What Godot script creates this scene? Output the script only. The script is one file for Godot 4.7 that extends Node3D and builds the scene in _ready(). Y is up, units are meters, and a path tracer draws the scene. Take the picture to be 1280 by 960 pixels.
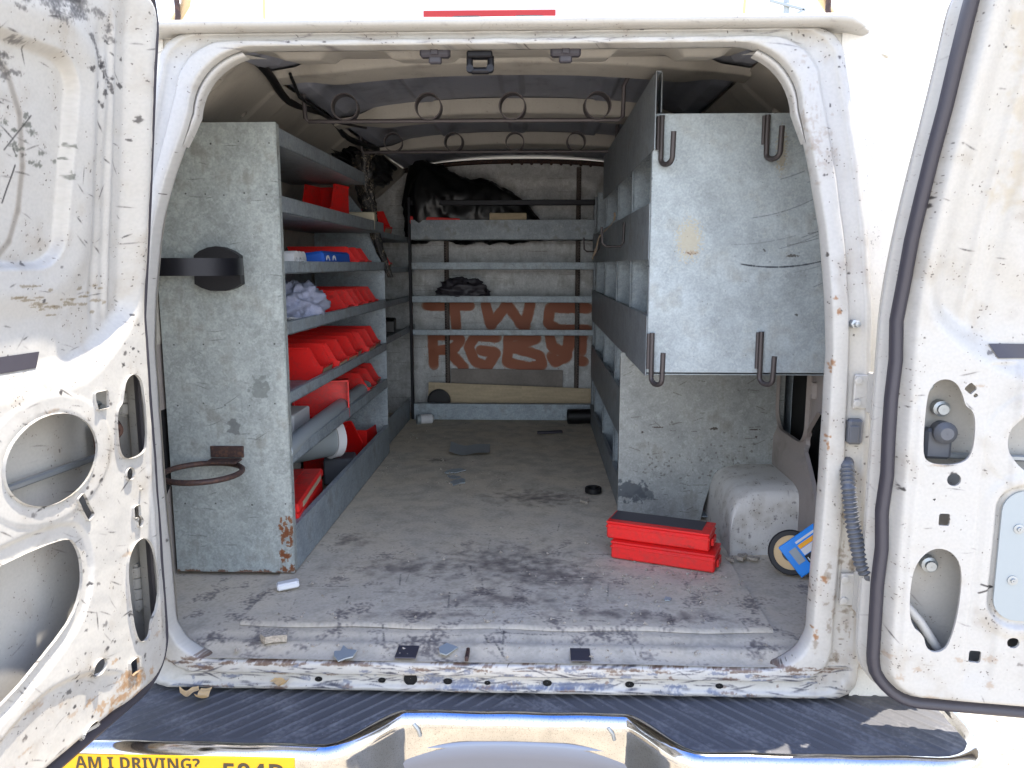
extends Node3D

# ------------------------------------------------------------------ scene
func _ready() -> void:
	var cam := Camera3D.new()
	cam.name = "camera"
	cam.fov = 52.33
	cam.near = 0.05
	cam.far = 800.0
	add_child(cam)
	cam.position = Vector3(0.09, 0.863, 1.63)
	cam.rotation_degrees = Vector3(-8.7, 1.9, 0)
	cam.current = true
	var env := Environment.new()
	var sky := Sky.new()
	var sm := ProceduralSkyMaterial.new()
	sm.sky_top_color = Color(0.22, 0.40, 0.74)
	sm.sky_horizon_color = Color(0.94, 0.975, 1.0)
	sm.sky_curve = 0.7
	sm.ground_horizon_color = Color(0.80, 0.84, 0.88)
	sm.ground_bottom_color = Color(0.62, 0.58, 0.52)
	sm.sun_angle_max = 3.0
	sky.sky_material = sm
	env.background_mode = Environment.BG_SKY
	env.sky = sky
	env.background_energy_multiplier = 1.35
	env.tonemap_mode = Environment.TONE_MAPPER_LINEAR
	env.tonemap_exposure = 3.3
	env.sdfgi_enabled = true
	env.ssao_enabled = true
	env.ssil_enabled = true
	var we := WorldEnvironment.new()
	we.name = "environment"
	we.environment = env
	add_child(we)
	var sun := DirectionalLight3D.new()
	sun.name = "sun"
	sun.light_energy = 1.35
	sun.light_color = Color(1.0, 0.96, 0.90)
	sun.light_angular_distance = 0.5
	sun.shadow_enabled = true
	add_child(sun)
	sun.look_at_from_position(Vector3.ZERO, Vector3(-0.22, -0.95, 0.185), Vector3.BACK)

	materials()
	build_outside()
	build_van()
	var van := get_node("cargo_van")
	make_door(van, Door.new(-1, 97, Vector3(-0.79, 0, 0.05)), door_texture(21, true), false, "left rear door, heavily scratched, with open holes in its inner panel")
	make_door(van, Door.new(1, 172, Vector3(0.797, 0, 0.05)), door_texture(22, false), true, "right rear door with a grey cover plate screwed to its inner panel")
	build_left_rack()
	build_right_rack()
	build_bulkhead_rack()
	build_ceiling_racks()
	build_left_goods()
	build_bulkhead_goods()
	build_floor_goods()


# ------------------------------------------------------------------ mesh builder
class MB:
	var v := PackedVector3Array()
	var n := PackedVector3Array()
	var uv := PackedVector2Array()
	var ix := PackedInt32Array()

	func vert(p: Vector3, nn: Vector3, t: Vector2) -> int:
		v.append(p); n.append(nn); uv.append(t)
		return v.size() - 1

	func tri_i(a: int, b: int, c: int) -> void:
		ix.append(a); ix.append(c); ix.append(b)

	# a flat face, corners counter-clockwise seen from its front
	func face(pts: Array, tex: Array = []) -> void:
		var nn: Vector3 = Vector3.ZERO
		for i in pts.size():
			var a: Vector3 = pts[i]
			var b: Vector3 = pts[(i + 1) % pts.size()]
			nn += a.cross(b)
		nn = nn.normalized()
		var ax := nn.abs()
		var first := v.size()
		for i in pts.size():
			var p: Vector3 = pts[i]
			var t := Vector2(p.x, -p.y)
			if tex.size(): t = tex[i]
			elif ax.y > ax.x and ax.y > ax.z: t = Vector2(p.x, p.z)
			elif ax.x > ax.z: t = Vector2(p.z, -p.y)
			vert(p, nn, t)
		for i in range(1, pts.size() - 1):
			tri_i(first, first + i, first + i + 1)

	func face_out(pts: Array, c: Vector3) -> void:
		var nn: Vector3 = Vector3.ZERO
		var m: Vector3 = Vector3.ZERO
		for i in pts.size():
			var a: Vector3 = pts[i]
			var b: Vector3 = pts[(i + 1) % pts.size()]
			nn += (a - c).cross(b - c)
			m += a
		if nn.dot(m / pts.size() - c) < 0:
			pts.reverse()
		face(pts)

	func box(xf: Transform3D, size: Vector3, bev := 0.002) -> void:
		var h := size / 2
		var b: float = min(bev, min(h.x, min(h.y, h.z)) * 0.45)
		var c := xf.origin
		var k := {}
		for sx in [-1, 1]:
			for sy in [-1, 1]:
				for sz in [-1, 1]:
					var o := Vector3(sx * h.x, sy * h.y, sz * h.z)
					k[[sx, sy, sz]] = [xf * (o - Vector3(0, sy * b, sz * b)), xf * (o - Vector3(sx * b, 0, sz * b)), xf * (o - Vector3(sx * b, sy * b, 0))]
		for s in [-1, 1]:
			face_out([k[[s, -1, -1]][0], k[[s, 1, -1]][0], k[[s, 1, 1]][0], k[[s, -1, 1]][0]], c)
			face_out([k[[-1, s, -1]][1], k[[1, s, -1]][1], k[[1, s, 1]][1], k[[-1, s, 1]][1]], c)
			face_out([k[[-1, -1, s]][2], k[[1, -1, s]][2], k[[1, 1, s]][2], k[[-1, 1, s]][2]], c)
		if b < 0.0004: return
		for s in [-1, 1]:
			for t in [-1, 1]:
				face_out([k[[s, t, -1]][0], k[[s, t, -1]][1], k[[s, t, 1]][1], k[[s, t, 1]][0]], c)
				face_out([k[[s, -1, t]][0], k[[s, -1, t]][2], k[[s, 1, t]][2], k[[s, 1, t]][0]], c)
				face_out([k[[-1, s, t]][1], k[[-1, s, t]][2], k[[1, s, t]][2], k[[1, s, t]][1]], c)
				for u in [-1, 1]:
					face_out(k[[s, t, u]].duplicate(), c)

	func bx(x0: float, x1: float, y0: float, y1: float, z0: float, z1: float, bev := 0.002) -> void:
		box(Transform3D(Basis(), Vector3((x0 + x1) / 2, (y0 + y1) / 2, (z0 + z1) / 2)), Vector3(abs(x1 - x0), abs(y1 - y0), abs(z1 - z0)), bev)

	# rows of points -> smooth sheet
	func grid(rows: Array, cu := false, cv := false, tex: Array = []) -> void:
		var nr := rows.size()
		var nc: int = rows[0].size()
		var first := v.size()
		for r in nr:
			var row: PackedVector3Array = rows[r]
			var rp: PackedVector3Array = rows[(r - 1 + nr) % nr if cu else max(r - 1, 0)]
			var rn: PackedVector3Array = rows[(r + 1) % nr if cu else min(r + 1, nr - 1)]
			for c in nc:
				var c0: int = (c - 1 + nc) % nc if cv else max(c - 1, 0)
				var c1: int = (c + 1) % nc if cv else min(c + 1, nc - 1)
				var nn := (rn[c] - rp[c]).cross(row[c1] - row[c0])
				if nn.length_squared() < 1e-18:
					nn = (rn[c1] - rp[c1]).cross(row[c1] - row[c0]) + (rn[c] - rp[c]).cross(rn[c1] - rn[c0]) + (rn[c] - rp[c]).cross(rp[c1] - rp[c0])
				var p := row[c]
				vert(p, nn.normalized(), tex[r][c] if tex.size() else Vector2(p.x + p.z, -p.y))
		for r in (nr if cu else nr - 1):
			for c in (nc if cv else nc - 1):
				var a := first + r * nc + c
				var b := first + ((r + 1) % nr) * nc + c
				var d := first + r * nc + (c + 1) % nc
				var e := first + ((r + 1) % nr) * nc + (c + 1) % nc
				tri_i(a, b, e); tri_i(a, e, d)

	func tube(path: Array, r, sides := 8, cap := true, flat := 1.0) -> void:
		var rows := []
		var up := Vector3(0.31, 0.9, 0.27).normalized()
		var m := path.size()
		var side := Vector3.ZERO
		for i in m:
			var t: Vector3 = (path[min(i + 1, m - 1)] - path[max(i - 1, 0)]).normalized()
			if i == 0:
				side = t.cross(up).normalized()
			side = (side - t * side.dot(t)).normalized()
			var o := t.cross(side)
			var rad: float = r[i] if r is Array else r
			var row := PackedVector3Array()
			for k in sides:
				var a := TAU * k / sides
				row.append(path[i] + side * cos(a) * rad + o * sin(a) * rad * flat)
			rows.append(row)
		grid(rows, false, true)
		if cap:
			var r0: Array = Array(rows[0])
			var r1: Array = Array(rows[m - 1])
			var c: Vector3 = path[1]
			face_out(r0, c)
			c = path[m - 2]
			face_out(r1, c)

	# profile points (radius, height) turned about xf's y axis; flat bands
	func lathe(prof: Array, seg: int, xf: Transform3D, closed := false, smooth := false) -> void:
		var m := prof.size()
		if smooth:
			var rows := []
			for i in m:
				var row := PackedVector3Array()
				for k in seg:
					var a := TAU * k / seg
					row.append(xf * Vector3(prof[i].x * cos(a), prof[i].y, -prof[i].x * sin(a)))
				rows.append(row)
			grid(rows, closed, true)
			return
		for i in (m if closed else m - 1):
			var p: Vector2 = prof[i]
			var q: Vector2 = prof[(i + 1) % m]
			var d := (q - p).normalized()
			var first := v.size()
			for k in seg + 1:
				var a := TAU * k / seg
				var out := Vector3(cos(a), 0, -sin(a))
				var nn := (xf.basis * (out * d.y - Vector3(0, d.x, 0))).normalized()
				vert(xf * (out * p.x + Vector3(0, p.y, 0)), nn, Vector2(a * 0.1, p.y))
				vert(xf * (out * q.x + Vector3(0, q.y, 0)), nn, Vector2(a * 0.1, q.y))
			for k in seg:
				var a := first + 2 * k
				# front follows the normal
				var g := (v[a + 2] - v[a]).cross(v[a + 1] - v[a])
				if g.length_squared() < 1e-16: g = (v[a + 2] - v[a + 1]).cross(v[a + 3] - v[a + 1]) * -1.0
				if g.dot(n[a]) > 0:
					tri_i(a, a + 2, a + 3); tri_i(a, a + 3, a + 1)
				else:
					tri_i(a, a + 3, a + 2); tri_i(a, a + 1, a + 3)

	# polygon (x, y) pushed from z = 0 to z = h in xf
	func prism(poly: PackedVector2Array, h: float, xf: Transform3D) -> void:
		var pl := poly.duplicate()
		if not Geometry2D.is_polygon_clockwise(pl): pl.reverse()
		var tr := Geometry2D.triangulate_polygon(pl)
		for top in [0, 1]:
			var first := v.size()
			var nn := (xf.basis * Vector3(0, 0, 1.0 if top else -1.0)).normalized()
			if h < 0: nn = -nn
			for p in pl:
				vert(xf * Vector3(p.x, p.y, h if top else 0.0), nn, Vector2(p.x, -p.y))
			for i in range(0, tr.size(), 3):
				var a := v[first + tr[i]]
				var g := (v[first + tr[i + 1]] - a).cross(v[first + tr[i + 2]] - a)
				if g.dot(nn) > 0: tri_i(first + tr[i], first + tr[i + 1], first + tr[i + 2])
				else: tri_i(first + tr[i], first + tr[i + 2], first + tr[i + 1])
		for i in pl.size():
			var a := pl[i]
			var b := pl[(i + 1) % pl.size()]
			var q := [xf * Vector3(a.x, a.y, 0), xf * Vector3(b.x, b.y, 0), xf * Vector3(b.x, b.y, h), xf * Vector3(a.x, a.y, h)]
			if h > 0: q.reverse()
			var e := (b - a)
			# outward for a clockwise polygon is (-e.y, e.x)
			var want: Vector3 = xf.basis * Vector3(-e.y, e.x, 0)
			var gg: Vector3 = (q[1] - q[0]).cross(q[2] - q[0])
			if gg.dot(want) < 0: q.reverse()
			face(q)

	# sheet over (u, v) with holes where S(u, v) < 0; cut edges are turned back by rim
	func sheet(nu: int, nv: int, P: Callable, S: Callable, rim: float) -> void:
		var pos := PackedVector3Array()
		var sd := PackedFloat32Array()
		var tx := PackedVector2Array()
		for j in nv + 1:
			for i in nu + 1:
				var q: Array = P.call(float(i) / nu, float(j) / nv)
				pos.append(q[0]); tx.append(q[1])
				sd.append(S.call(q[1]))
		var first := v.size()
		var w := nu + 1
		for j in nv + 1:
			for i in w:
				var du := pos[j * w + min(i + 1, nu)] - pos[j * w + max(i - 1, 0)]
				var dv := pos[min(j + 1, nv) * w + i] - pos[max(j - 1, 0) * w + i]
				vert(pos[j * w + i], du.cross(dv).normalized(), tx[j * w + i])
		for j in nv:
			for i in nu:
				var a := j * w + i
				for t in [[a, a + 1, a + w + 1], [a, a + w + 1, a + w]]:
					var ins := 0
					for k in 3:
						if sd[t[k]] > 0: ins += 1
					if ins == 3: tri_i(first + t[0], first + t[1], first + t[2])
					elif ins > 0:
						var poly := PackedInt32Array()
						var cut := []
						for k in 3:
							var p: int = t[k]
							var q: int = t[(k + 1) % 3]
							if sd[p] > 0: poly.append(first + p)
							if (sd[p] > 0) != (sd[q] > 0):
								var f := sd[p] / (sd[p] - sd[q])
								var id := vert(pos[p].lerp(pos[q], f), n[first + p].lerp(n[first + q], f).normalized(), tx[p].lerp(tx[q], f))
								poly.append(id); cut.append(id)
						for k in range(1, poly.size() - 1):
							tri_i(poly[0], poly[k], poly[k + 1])
						if rim > 0 and cut.size() == 2:
							var c0: int = cut[0]
							var c1: int = cut[1]
							var into: Vector3 = n[c0] * -rim
							var pin := v[first + t[0]]
							for k in 3:
								if sd[t[k]] > 0: pin = v[first + t[k]]
							var q := [v[c0], v[c1], v[c1] + into, v[c0] + into]
							var gg: Vector3 = (q[1] - q[0]).cross(q[2] - q[0])
							if gg.dot(v[c0] - pin) < 0: q.reverse()
							face(q, [uv[c0], uv[c0], uv[c1], uv[c1]])

	func mesh() -> ArrayMesh:
		var a := []
		a.resize(Mesh.ARRAY_MAX)
		a[Mesh.ARRAY_VERTEX] = v
		a[Mesh.ARRAY_NORMAL] = n
		a[Mesh.ARRAY_TEX_UV] = uv
		a[Mesh.ARRAY_INDEX] = ix
		var m := ArrayMesh.new()
		m.add_surface_from_arrays(Mesh.PRIMITIVE_TRIANGLES, a)
		return m

# ------------------------------------------------------------------ nodes
var M := {}
var NZ := {}
var rng := RandomNumberGenerator.new()

func put(called: String, mb: MB, mat: Material, parent: Node = self) -> MeshInstance3D:
	var o := MeshInstance3D.new()
	o.name = called
	o.mesh = mb.mesh()
	o.material_override = mat
	parent.add_child(o, true)
	if parent == self and o.name != called: o.name = numbered(called)
	return o

var taken := {}
func numbered(called: String) -> String:
	if not taken.has(called):
		taken[called] = 0
		return called
	taken[called] += 1
	return "%s_%03d" % [called, taken[called]]

func tag(o: Node, label: String, category: String, group := "") -> Node:
	o.set_meta("label", label)
	o.set_meta("category", category)
	if group: o.set_meta("group", group)
	return o

func thing(called: String, label: String, category: String, at := Vector3.ZERO, group := "") -> Node3D:
	var o := Node3D.new()
	o.name = numbered(called)
	add_child(o)
	o.position = at
	tag(o, label, category, group)
	return o

func solo(called: String, mb: MB, mat: Material, label: String, category: String, group := "") -> MeshInstance3D:
	var o := MeshInstance3D.new()
	o.name = numbered(called)
	o.mesh = mb.mesh()
	o.material_override = mat
	add_child(o)
	tag(o, label, category, group)
	return o

func struct(called: String, mb: MB, mat: Material) -> MeshInstance3D:
	var o := MeshInstance3D.new()
	o.name = numbered(called)
	o.mesh = mb.mesh()
	o.material_override = mat
	add_child(o)
	o.set_meta("kind", "structure")
	return o

# part names in one thing may repeat: numbered per parent
func part(called: String, mb: MB, mat: Material, parent: Node) -> MeshInstance3D:
	var o := MeshInstance3D.new()
	var nm := called
	var k := 0
	while parent.has_node(nm):
		k += 1
		nm = "%s_%03d" % [called, k]
	o.name = nm
	o.mesh = mb.mesh()
	o.material_override = mat
	parent.add_child(o)
	return o

func copy_of(src: Node3D, label: String, group: String) -> Node3D:
	var base: String = src.get_meta("base_name")
	var c: Node3D = src.duplicate()
	c.name = numbered(base)
	add_child(c)
	c.set_meta("label", label)
	if group: c.set_meta("group", group)
	return c

# ------------------------------------------------------------------ textures
func noise(key: String, freq: float, seed_: int, type := FastNoiseLite.TYPE_SIMPLEX_SMOOTH, oct := 4, cell := -1) -> void:
	var f := FastNoiseLite.new()
	f.noise_type = type
	f.seed = seed_
	f.frequency = freq
	f.fractal_type = FastNoiseLite.FRACTAL_FBM if oct > 1 else FastNoiseLite.FRACTAL_NONE
	f.fractal_octaves = oct
	if cell >= 0: f.cellular_return_type = cell as FastNoiseLite.CellularReturnType
	var im := f.get_seamless_image(512, 512)
	im.convert(Image.FORMAT_L8)
	NZ[key] = im.get_data()

class Tex:
	var w: int
	var h: int
	var d := PackedByteArray()
	func _init(ww: int, hh: int) -> void:
		w = ww; h = hh
		d.resize(w * h * 3)
	func blend(x: int, y: int, c: Color, a: float) -> void:
		if x < 0 or y < 0 or x >= w or y >= h: return
		var i := (y * w + x) * 3
		d[i] = int(lerpf(d[i], c.r * 255, a)); d[i + 1] = int(lerpf(d[i + 1], c.g * 255, a)); d[i + 2] = int(lerpf(d[i + 2], c.b * 255, a))
	func dot(p: Vector2, r: float, c: Color, a := 1.0) -> void:
		for y in range(int(p.y - r - 1), int(p.y + r + 2)):
			for x in range(int(p.x - r - 1), int(p.x + r + 2)):
				var k: float = clamp(r + 0.5 - Vector2(x, y).distance_to(p), 0, 1)
				if k > 0: blend(x, y, c, a * k)
	func line(a: Vector2, b: Vector2, r: float, c: Color, al := 1.0, broken := 0.0, g: RandomNumberGenerator = null) -> void:
		var m := int(a.distance_to(b) / max(0.5, r * 0.7)) + 1
		for i in m + 1:
			if broken > 0 and g.randf() < broken: continue
			dot(a.lerp(b, float(i) / m), r, c, al)
	func texture() -> ImageTexture:
		var im := Image.create_from_data(w, h, false, Image.FORMAT_RGB8, d)
		im.generate_mipmaps()
		return ImageTexture.create_from_image(im)

func fill(t: Tex, f: Callable) -> void:
	var i := 0
	for y in t.h:
		for x in t.w:
			var c: Color = f.call(x, y)
			t.d[i] = int(clamp(c.r, 0, 1) * 255); t.d[i + 1] = int(clamp(c.g, 0, 1) * 255); t.d[i + 2] = int(clamp(c.b, 0, 1) * 255)
			i += 3

func nz(a: PackedByteArray, x: int, y: int) -> float:
	return a[((y & 511) << 9) | (x & 511)] / 255.0

# a scratch: thin, slightly bent, fading at its ends
func scratch(t: Tex, p: Vector2, ang: float, ln: float, r: float, col: Color, al: float) -> void:
	var bend := rng.randfn(0, 0.25) / maxf(ln, 1.0)
	var m := int(ln) + 1
	var q := p
	for i in m:
		var f := float(i) / m
		t.dot(q, r * (0.5 + 0.7 * sin(PI * f)), col, al * sin(PI * f) * rng.randf_range(0.35, 1.0))
		ang += bend
		q += Vector2.from_angle(ang)

# a blot with a ragged edge
func blot(t: Tex, c: Vector2, r: Vector2, col: Color, al: float, key := "mid", hard := 0.25) -> void:
	var a: PackedByteArray = NZ[key]
	var ox := int(c.x * 7) ; var oy := int(c.y * 5)
	for y in range(int(c.y - r.y * 1.3), int(c.y + r.y * 1.3)):
		for x in range(int(c.x - r.x * 1.3), int(c.x + r.x * 1.3)):
			var d := Vector2((x - c.x) / r.x, (y - c.y) / r.y).length()
			var k := smoothstep(0.0, hard, 1.0 - d + (nz(a, x * 2 + ox, y * 2 + oy) - 0.5) * 1.5)
			if k > 0: t.blend(x, y, col, al * k)

func std(tex: Texture2D, rough: float, metal := 0.0, tri := 0.0) -> StandardMaterial3D:
	var m := StandardMaterial3D.new()
	m.albedo_texture = tex
	m.roughness = rough
	m.metallic = metal
	if tri > 0:
		m.uv1_triplanar = true
		m.uv1_world_triplanar = true
		m.uv1_scale = Vector3.ONE / tri
	return m

func plain(c: Color, rough: float, metal := 0.0) -> StandardMaterial3D:
	var m := StandardMaterial3D.new()
	m.albedo_color = c
	m.roughness = rough
	m.metallic = metal
	return m

# worn white paint; soil = how dirty, chips = how chipped
func paint_tex(w: int, h: int, seed_: int, soil: float, chips: float, clean: Color, dirt: Color) -> Tex:
	var t := Tex.new(w, h)
	var A: PackedByteArray = NZ.big
	var B: PackedByteArray = NZ.mid
	var C: PackedByteArray = NZ.fine
	var D: PackedByteArray = NZ.streak
	var dark := Color(0.20, 0.18, 0.17)
	var o := seed_ * 37
	fill(t, func(x: int, y: int) -> Color:
		var a := nz(A, x + o, y + o)
		var b := nz(B, x + o, y - o)
		var c := nz(C, x * 2 + o, y * 2)
		var s := nz(D, x, y + o)
		var k := smoothstep(0.48, 0.95, a * 0.5 + b * 0.38 + s * 0.12) * soil
		var col := clean.lerp(dirt, clampf(k + (c - 0.5) * 0.18 * soil, 0, 1))
		col = col * (0.965 + 0.07 * c)
		var q := smoothstep(0.80, 0.86, c * 0.75 + b * 0.22 + a * 0.12) * chips
		return col.lerp(dark, clampf(q, 0, 0.9)))
	return t

func galv_tex(w: int, h: int, seed_: int, base: Color, spangle: float, soil: float) -> Tex:
	var t := Tex.new(w, h)
	var A: PackedByteArray = NZ.big
	var B: PackedByteArray = NZ.mid
	var C: PackedByteArray = NZ.fine
	var L: PackedByteArray = NZ.cell
	var L2: PackedByteArray = NZ.cell2
	var S: PackedByteArray = NZ.streak
	var brown := Color(0.33, 0.31, 0.27)
	var pale := Color(0.70, 0.73, 0.72)
	var o := seed_ * 53
	fill(t, func(x: int, y: int) -> Color:
		var a := nz(A, x + o, y + o)
		var b := nz(B, x - o, y + o)
		var c := nz(C, x * 2, y * 2 + o)
		var l := nz(L, x * 2 + o, y * 2) * 0.4 + nz(L2, x * 2, y * 2 + o) * 0.6
		var s := nz(S, x + o, y)
		var col := base * (1.0 + (l - 0.5) * spangle + (a - 0.5) * 0.22 + (c - 0.5) * 0.14)
		col = col.lerp(pale, smoothstep(0.55, 0.85, b * 0.55 + l * 0.25 + c * 0.2) * 0.35)
		col = col.lerp(brown, smoothstep(0.5, 0.85, a * 0.55 + s * 0.15 + b * 0.3) * soil)
		col = col.lerp(brown * 0.6, smoothstep(0.76, 0.82, c * 0.8 + b * 0.2) * soil)
		return col)
	return t

func planar(t: Texture2D, rough: float, metal: float, x0: float, ytop: float, w: float, h: float) -> StandardMaterial3D:
	var m := std(t, rough, metal)
	m.uv1_scale = Vector3(1.0 / w, 1.0 / h, 1)
	m.uv1_offset = Vector3(-x0 / w, ytop / h, 0)
	return m

func S(c: float) -> float: return c

func materials() -> void:
	noise("big", 0.008, 11)
	noise("mid", 0.025, 12)
	noise("fine", 0.09, 13, FastNoiseLite.TYPE_SIMPLEX_SMOOTH, 3)
	noise("cell", 0.05, 14, FastNoiseLite.TYPE_CELLULAR, 1, FastNoiseLite.RETURN_CELL_VALUE)
	noise("cell2", 0.11, 15, FastNoiseLite.TYPE_CELLULAR, 1, FastNoiseLite.RETURN_CELL_VALUE)
	# streaks: a noise squeezed across so that it runs downwards
	var src: PackedByteArray = NZ.fine
	var st := PackedByteArray()
	st.resize(512 * 512)
	for y in 512:
		for x in 512:
			st[(y << 9) | x] = src[((y >> 3) << 9) | x]
	# soften the steps of the squeeze
	for y in 512:
		for x in 512:
			var f := (y & 7) / 8.0
			st[(y << 9) | x] = int(lerpf(src[((y >> 3) << 9) | x], src[((((y >> 3) + 1) & 63) << 9) | x], f))
	NZ["streak"] = st
	rng.seed = 5

	var white := Color(0.67, 0.66, 0.635)
	var soil := Color(0.60, 0.56, 0.51)
	var t := paint_tex(512, 512, 1, 0.55, 0.7, white, soil)
	for i in 60:
		var p := Vector2(rng.randf() * 512, rng.randf() * 512)
		var d := Vector2.from_angle(rng.randfn(0.1, 0.5)) * rng.randf_range(6, 40)
		scratch(t, p, d.angle(), d.length(), 0.5, Color(0.3, 0.28, 0.27), 0.7)
	M["paint"] = std(t.texture(), 0.42, 0, 0.8)
	t = paint_tex(512, 512, 2, 0.7, 1.0, Color(0.67, 0.66, 0.635), Color(0.52, 0.48, 0.43))
	for i in 45:
		var p := Vector2(rng.randf() * 512, rng.randf() * 512)
		var d := Vector2.from_angle(rng.randfn(0.0, 0.25)) * rng.randf_range(8, 70)
		scratch(t, p, d.angle(), d.length(), rng.randf_range(0.4, 0.8), Color(0.25, 0.23, 0.22), 0.8)
	for i in 14:
		blot(t, Vector2(rng.randf() * 512, rng.randf() * 512), Vector2(rng.randf_range(5, 22), rng.randf_range(4, 9)), Color(0.30, 0.21, 0.17), 0.7, "fine")
	M["sill_paint"] = std(t.texture(), 0.5, 0, 0.8)
	# the rear frame has marks of its own: x -0.84..0.84, y -0.11..1.40 at 560 pixels a metre
	t = paint_tex(940, 846, 6, 0.6, 1.0, Color(0.67, 0.66, 0.635), Color(0.54, 0.50, 0.45))
	var fp := func(x: float, y: float) -> Vector2: return Vector2((x + 0.84) * 560, (1.40 - y) * 560)
	for i in 240: # the sill is scraped along its length
		var p: Vector2 = fp.call(rng.randf_range(-0.75, 0.75), rng.randf_range(-0.095, -0.02))
		scratch(t, p, rng.randfn(0, 0.12), rng.randf_range(6, 50), rng.randf_range(0.4, 0.9), Color(0.20, 0.20, 0.23), 0.8)
	for i in 120:
		var p: Vector2 = fp.call(rng.randf_range(-0.75, 0.75), -0.022 + rng.randfn(0, 0.006))
		blot(t, p, Vector2(rng.randf_range(4, 18), rng.randf_range(1, 3.2)), Color(0.33, 0.25, 0.20), 0.7, "fine", 0.7)
	for i in 90:
		var p: Vector2 = fp.call(rng.randf_range(-0.75, 0.75), rng.randf_range(-0.095, -0.03))
		blot(t, p, Vector2(rng.randf_range(2, 16), rng.randf_range(1, 4)), Color(0.33, 0.36, 0.44) if rng.randf() < 0.6 else Color(0.35, 0.27, 0.23), 0.65, "fine", 0.6)
	for i in 22: blot(t, fp.call(rng.randf_range(-0.15, 0.45), -0.075 + rng.randfn(0, 0.008)), Vector2(rng.randf_range(8, 30), rng.randf_range(2, 5)), Color(0.28, 0.32, 0.42), 0.6, "fine", 0.8)
	for i in 90: # chips on the pillars and header
		var sd := 1.0 if rng.randf() < 0.6 else -1.0
		var p: Vector2 = fp.call(sd * rng.randf_range(0.60, 0.83), rng.randf_range(0.0, 1.35)) if rng.randf() < 0.7 else fp.call(rng.randf_range(-0.7, 0.7), rng.randf_range(1.29, 1.38))
		blot(t, p, Vector2(rng.randf_range(0.7, 3.0), rng.randf_range(0.7, 2.6)), Color(0.24, 0.22, 0.21), 0.85, "fine", 0.5)
	for i in 40:
		scratch(t, fp.call(rng.randf_range(-0.65, 0.65), rng.randf_range(1.315, 1.37)), rng.randfn(0, 0.06), rng.randf_range(8, 60), 0.5, Color(0.30, 0.29, 0.30), 0.7)
	for i in 60: # grimy lower corner and hinge side
		blot(t, fp.call(rng.randfn(0.755, 0.03), rng.randfn(0.16, 0.08)), Vector2(rng.randf_range(1, 7), rng.randf_range(2, 12)), Color(0.38, 0.33, 0.27), 0.45, "fine", 0.8)
		blot(t, fp.call(rng.randfn(0.655, 0.02), rng.randfn(1.13, 0.06)), Vector2(rng.randf_range(1, 6), rng.randf_range(2, 9)), Color(0.50, 0.44, 0.38), 0.3, "fine", 0.9)
	for q in [[0.705, 0.775], [0.70, 0.50], [0.708, 0.19], [0.72, 1.33], [0.698, 0.66], [0.70, 0.06]]:
		for i in 5: blot(t, fp.call(q[0] + rng.randfn(0, 0.004), q[1] + rng.randfn(0, 0.01)), Vector2(rng.randf_range(1.5, 4), rng.randf_range(1.5, 5)), Color(0.50, 0.33, 0.20), 0.7, "fine", 0.7)
	M["frame"] = planar(t.texture(), 0.42, 0, -0.84, 1.40, 940 / 560.0, 846 / 560.0)
	t = paint_tex(512, 512, 12, 0.3, 0.4, Color(0.84, 0.83, 0.80), Color(0.7, 0.66, 0.6))
	M["shell_paint"] = std(t.texture(), 0.4, 0, 0.8)
	t = paint_tex(512, 512, 3, 0.9, 0.35, Color(0.66, 0.64, 0.60), Color(0.52, 0.50, 0.47))
	M["inner_paint"] = std(t.texture(), 0.6, 0, 1.1)
	t = paint_tex(512, 512, 9, 0.9, 0.35, Color(0.53, 0.54, 0.575), Color(0.43, 0.435, 0.45))
	M["roof_paint"] = std(t.texture(), 0.55, 0, 1.1)

	t = paint_tex(512, 512, 17, 0.9, 0.35, Color(0.56, 0.53, 0.51), Color(0.44, 0.41, 0.38))
	M["cavity_paint"] = std(t.texture(), 0.6, 0, 1.1)
	t = paint_tex(512, 512, 19, 0.9, 2.2, Color(0.76, 0.75, 0.725), Color(0.58, 0.55, 0.50))
	for i in 130: blot(t, Vector2(rng.randf() * 512, rng.randf() * 512), Vector2(rng.randf_range(1, 6), rng.randf_range(1, 9)), Color(0.30, 0.28, 0.28), 0.6, "fine", 0.8)
	M["arch_paint"] = std(t.texture(), 0.6, 0, 0.8)
	t = Tex.new(64, 256)
	fill(t, func(x: int, y: int) -> Color:
		var slot := smoothstep(7.0, 5.0, absf((x % 32) - 16.0)) * smoothstep(9.0, 7.0, absf((y % 32) - 16.0))
		return Color(0.40, 0.36, 0.33).lerp(Color(0.16, 0.12, 0.11), maxf(slot, smoothstep(0.5, 0.7, nz(NZ.fine, x * 2, y * 2)))))
	M["slotted"] = std(t.texture(), 0.6, 0.3, 0.12)
	# galvanised sheet
	t = galv_tex(512, 512, 4, Color(0.58, 0.62, 0.645), 0.14, 0.35)
	for i in 70:
		var p := Vector2(rng.randf() * 512, rng.randf() * 512)
		var d := Vector2.from_angle(rng.randfn(0.0, 0.3)) * rng.randf_range(6, 50)
		scratch(t, p, d.angle(), d.length(), 0.5, Color(0.30, 0.31, 0.31), 0.7)
	M["galv"] = std(t.texture(), 0.5, 0.35, 0.7)
	t = galv_tex(512, 512, 8, Color(0.54, 0.57, 0.59), 0.14, 0.45)
	for i in 90:
		var p := Vector2(rng.randf() * 512, rng.randf() * 512)
		var d := Vector2.from_angle(rng.randfn(1.57, 0.2)) * rng.randf_range(6, 60)
		t.line(p, p + d, 0.6, Color(0.62, 0.65, 0.66), 0.4, 0.4, rng)
	M["galv_worn"] = std(t.texture(), 0.5, 0.35, 0.7)

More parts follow.
